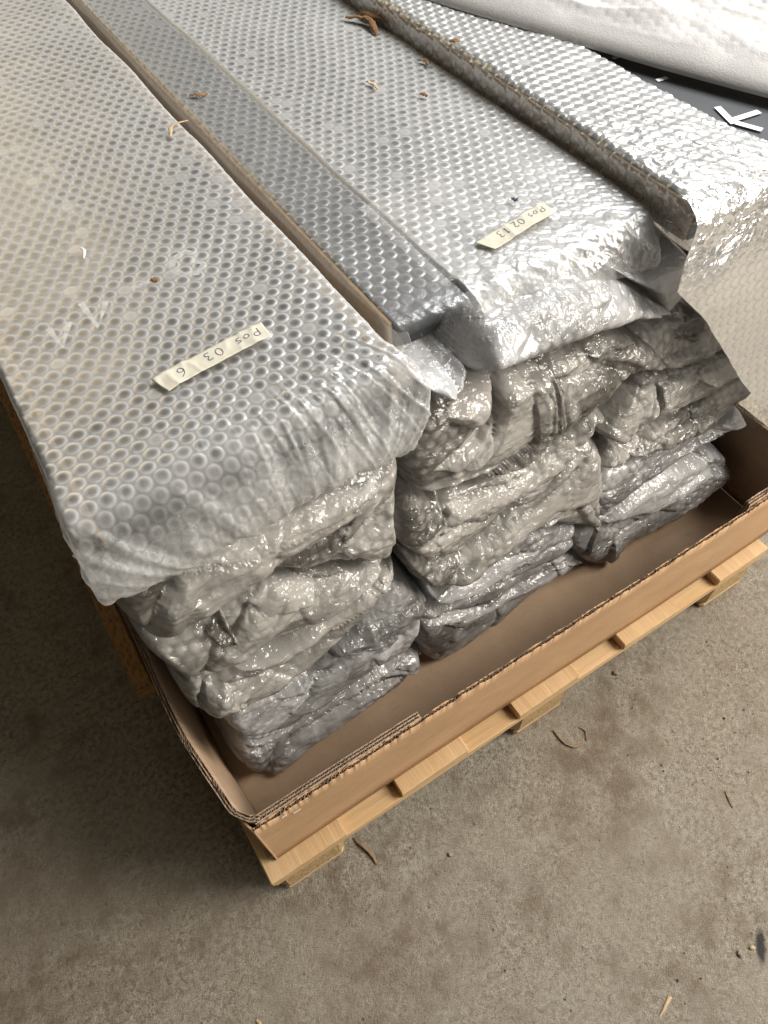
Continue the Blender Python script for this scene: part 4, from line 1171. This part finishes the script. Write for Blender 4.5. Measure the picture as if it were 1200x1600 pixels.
def tape_label(parent, origin, ux, zfun, length, width, text, label, seed, ends=(0.0, 0.0)):
    o = Vector(origin); u = Vector(ux).normalized(); v = Vector((-u.y, u.x))     # u: reading direction, v: up of the letters
    if v.y > 0: v = -v
    nl, nw = 70, 12
    fu = np.linspace(0, length, nl); fv = np.linspace(0, width, nw)
    FU, FV = np.meshgrid(fu, fv, indexing='ij')
    skew = ends[1] * (FU / length) ** 6 * (FV / width) + ends[0] * (1 - FU / length) ** 6 * (FV / width)
    FU2 = FU + skew
    PX = o.x + u.x * FU2 + v.x * FV; PY = o.y + u.y * FU2 + v.y * FV
    bend = .004 * np.sin(FU / length * 2.4 + seed)
    PX = PX + v.x * bend; PY = PY + v.y * bend
    rp = (ridge(FU * 34, FV * 20 + 3, seed, 2) - .5)
    def height(fu_, fv_): return .0022 + .0045 * np.clip(ridge(fu_ * 34, fv_ * 20 + 3, seed, 2) - .5, 0, 1) + .002 * (fbm(fu_ * 60, fv_ * 60, seed + 3, 2) - .5)
    PZ = zfun + height(FU, FV)
    t = make_obj('tape_label', np.stack([PX, PY, PZ], -1).reshape(-1, 3), grid_faces(nl, nw), M['tape'], None, True)
    so = t.modifiers.new('thickness', 'SOLIDIFY'); so.thickness = .0003; so.offset = 0
    t['label'] = label
    rel(t, parent)
    for ch, cu, cv, hgt in text:
        ink = MB()
        for st in GL[ch]:
            p = np.array(st, float)
            d = np.concatenate([[0], np.cumsum(np.linalg.norm(np.diff(p, axis=0), axis=1))])
            tn = np.linspace(0, d[-1], 6 * len(p))
            p = np.stack([np.interp(tn, d, p[:, 0]), np.interp(tn, d, p[:, 1])], 1)
            kk = np.ones(5) / 5
            p = np.stack([np.convolve(np.pad(p[:, i], 2, 'edge'), kk, 'valid') for i in (0, 1)], 1)
            a = cu + p[:, 0] * hgt; c = cv + p[:, 1] * hgt
            b_ = .004 * np.sin(a / length * 2.4 + seed)
            wx = o.x + u.x * a + v.x * (c + b_); wy = o.y + u.y * a + v.y * (c + b_); wz = zfun + height(a, c) + .0005
            tg = np.stack([np.gradient(wx), np.gradient(wy)], 1); tg /= np.linalg.norm(tg, axis=1)[:, None] + 1e-12
            nr = np.stack([-tg[:, 1], tg[:, 0]], 1) * .00042
            n = len(wx)
            ink.add([(x + q[0], y + q[1], z) for x, y, z, q in zip(wx, wy, wz, nr)] + [(x - q[0], y - q[1], z) for x, y, z, q in zip(wx, wy, wz, nr)],
                    [(i, i + 1, n + i + 1, n + i) for i in range(n - 1)])
        k = ink.build('handwritten_character', M['ink'])
        k.parent = t; k.matrix_parent_inverse = Matrix.Identity(4)
    return t


tape_label(TL, (.303, .341), (-.132, -.017), .9315, .136, .026,
           [('P', .010, .006, .012), ('o', .022, .007, .012), ('s', .032, .007, .012), ('0', .056, .006, .013), ('3', .069, .005, .013), ('6', .102, .006, .014)],
           'masking tape label handwritten Pos 03 6', 3, ends=(.004, -.006))
tape_label(TM, (0.709, 0.347), (-0.119, -0.009), .9205, 0.119, .026,
           [('P', .008, .005, .011), ('o', .019, .006, .011), ('s', .028, .006, .011), ('0', .045, .005, .012), ('2', .055, .004, .012), ('1', .072, .005, .012), ('3', .081, .004, .012)],
           'masking tape label handwritten Pos 02 13', 5, ends=(.0, -.010))


# ------------------------------------------------------------------ shavings, twigs and stones
def curl(name, pts, widths, mat, label, cat, group=None, seed=0, twist=1.0, rough=.0024):
    """a curled flake: ribbon that bends across its width and twists along its length"""
    p = np.array(pts, float); n = 22
    d = np.concatenate([[0], np.cumsum(np.linalg.norm(np.diff(p, axis=0), axis=1))])
    t = np.linspace(0, d[-1], n)
    c = np.stack([np.interp(t, d, p[:, i]) for i in range(3)], 1)
    kk = np.ones(5) / 5
    c = np.stack([np.convolve(np.pad(c[:, i], 2, 'edge'), kk, 'valid') for i in range(3)], 1)
    w = np.interp(np.linspace(0, 1, n), np.linspace(0, 1, len(widths)), widths)
    tg = np.gradient(c, axis=0); tg /= np.linalg.norm(tg, axis=1)[:, None] + 1e-9
    up = np.array([0, 0, 1.0]); sd = np.cross(tg, up); sd /= np.linalg.norm(sd, axis=1)[:, None] + 1e-9
    up2 = np.cross(sd, tg)
    m = 7; V = []
    for j in range(m):
        f = j / (m - 1) * 2 - 1
        ang = f * 1.1 + twist * np.sin(np.linspace(0, 5, n) + seed) * .5
        q = c + sd * (np.sin(ang) * w * .5 / .9)[:, None] + up2 * ((np.cos(ang)) * w * .35)[:, None]
        q = q + (vnoise(np.arange(n) * .9, np.full(n, j * 1.3), seed + 5) - .5)[:, None] * rough * np.array([1, 1, 1])
        V.append(q)
    V = np.stack(V, 1).reshape(-1, 3)
    lo = V[:, 2].min(); base = p[:, 2].min()
    V[:, 2] += base - lo
    ctr = V.mean(0); ctr[2] = base
    o = make_obj(name, V - ctr, grid_faces(n, m), mat, None, True)
    o.location = ctr
    so = o.modifiers.new('thickness', 'SOLIDIFY'); so.thickness = .0007; so.offset = 0
    tag(o, label, cat, group)
    return o


ZM, ZL_, ZR = .919, .931, .955
G1 = 'dry wood shavings lying on the bubble wrap'
curl('wood_shaving', [(.782, .968, ZM), (.797, .942, ZM + .004), (.806, .925, ZM + .006), (.800, .898, ZM + .002), (.793, .880, ZM)], (.008, .013, .012, .012, .006), M['shaving'], 'large curled brown shaving on the middle package, left of the two', 'wood shaving', G1, 3)
curl('wood_shaving', [(.815, .975, ZM), (.815, .948, ZM + .005), (.822, .918, ZM + .006), (.831, .893, ZM + .001)], (.006, .014, .011, .010), M['shaving'], 'large curled brown shaving wedged against the brown edge of the right package', 'wood shaving', G1, 6)
curl('wood_shaving', [(.696, .757, ZM), (.699, .740, ZM), (.697, .726, ZM)], (.003, .005, .003), M['shaving_pale'], 'small pale flake alone in the middle of the middle package', 'wood shaving', G1, 8)
curl('wood_shaving', [(.800, .768, ZM), (.806, .752, ZM), (.800, .742, ZM)], (.003, .006, .004), M['shaving'], 'small brown flake near the right edge of the middle package, below the large shavings', 'wood shaving', G1, 9)
curl('wood_shaving', [(.740, .676, ZM), (.747, .664, ZM)], (.004, .006, .003), M['shaving'], 'tiny dark crumb right of the small pale flake on the middle package', 'wood shaving', G1, 10)
curl('dark_speck', [(.682, .380, ZM + .002), (.688, .374, ZM + .002)], (.004, .006, .004), M['ink'], 'black speck just above the tape label on the middle package', 'speck', None, 11)
curl('wood_shaving', [(.826, .722, ZR), (.838, .712, ZR)], (.004, .008, .004), M['shaving'], 'small brown flake on the wrap edge of the opened right package', 'wood shaving', G1, 12)
curl('wood_shaving', [(.374, .762, ZL_), (.384, .784, ZL_ + .002), (.400, .786, ZL_ + .003), (.414, .790, ZL_)], (.002, .006, .005, .002), M['shaving_pale'], 'thin pale curl at the right edge of the left package', 'wood shaving', G1, 14, rough=.0006)
curl('white_curl', [(.182, .590, ZL_), (.184, .580, ZL_ + .002), (.178, .566, ZL_)], (.002, .0035, .002), M['print'], 'thin white curl on the left package, far from the label', 'curl', None, 15, rough=.0004)
curl('wood_shaving', [(.452, .880, ZM), (.465, .868, ZM), (.478, .872, ZM)], (.004, .008, .003), M['shaving'], 'brown flake on the dark strip beside the left package', 'wood shaving', G1, 16)
curl('wood_shaving', [(.230, .482, ZL_), (.236, .475, ZL_)], (.003, .005, .003), M['shaving'], 'tiny reddish flake above the tape label on the left package', 'wood shaving', G1, 17)
G2 = 'dry bits lying on the concrete floor'
curl('twig', [(.158, .016, .001), (.164, -.008, .004), (.170, -.026, .003), (.171, -.048, .001)], (.004, .008, .006, .004), M['twig'], 'bent dry twig on the floor beside the front left pallet block', 'twig', G2, 21)
curl('twig', [(.600, -.028, .001), (.598, -.055, .003), (.604, -.072, .002), (.620, -.080, .002), (.636, -.084, .001)], (.004, .004, .005, .006, .003), M['twig'], 'angled dry twig on the floor in front of the middle pallet block', 'twig', G2, 22)
curl('twig', [(.646, -.052, .001), (.652, -.066, .002), (.640, -.083, .001)], (.002, .003, .002), M['twig'], 'short thin twig right beside the angled one', 'twig', G2, 23)
curl('twig', [(.797, -.297, .001), (.791, -.312, .002), (.785, -.327, .001)], (.003, .004, .003), M['twig'], 'short straight twig on bare floor at the right', 'twig', G2, 24)
curl('wood_sliver', [(.474, -.479, .001), (.455, -.486, .002), (.436, -.491, .001)], (.007, .005, .001), M['shaving_pale'], 'pale tapering wood sliver on the floor near the bottom edge', 'wood sliver', G2, 25, rough=.0005)
curl('wood_sliver', [(-.124, -.138, .001), (-.120, -.150, .003)], (.004, .005, .003), M['shaving_pale'], 'pale crumb of wood at the bottom left of the floor', 'wood crumb', G2, 26)


def pebble(x, y, r, mat, label, seed):
    import bmesh
    bm = bmesh.new(); bmesh.ops.create_icosphere(bm, subdivisions=2, radius=r)
    rr = random.Random(seed)
    ph = [rr.uniform(0, 6) for _ in range(6)]
    for v in bm.verts:
        c = v.co.normalized()
        v.co *= 1 + .22 * math.sin(c.x * 3 + ph[0]) * math.sin(c.y * 3 + ph[1]) + .12 * math.sin(c.z * 7 + ph[2]) * math.sin(c.x * 6 + ph[3])
        v.co.x *= 1.0 + .3 * math.sin(ph[4]); v.co.z *= .65
    me = bpy.data.meshes.new('pebble'); bm.to_mesh(me); bm.free()
    me.materials.append(mat)
    o = bpy.data.objects.new('pebble', me); COL.objects.link(o); o.location = (x, y, r * .5)
    o.rotation_euler[2] = ph[5]
    tag(o, label, 'pebble', 'pebbles on the concrete floor')


pebble(.618, -.499, .0058, M['stone'], 'darker pebble on the floor left of the black smear', 1)
pebble(.640, -.503, .0050, M['shaving_pale'], 'pale pebble touching the black smear on the floor', 2)
pebble(.786, -.007, .0060, M['stone'], 'round pebble on the floor between the middle and right pallet blocks', 3)
pebble(.292, -.105, .0042, M['stone'], 'small pebble on the floor well in front of the second deck board', 4)
pebble(.500, -.470, .0030, M['ink'], 'tiny black pebble near the pale wood sliver', 5)
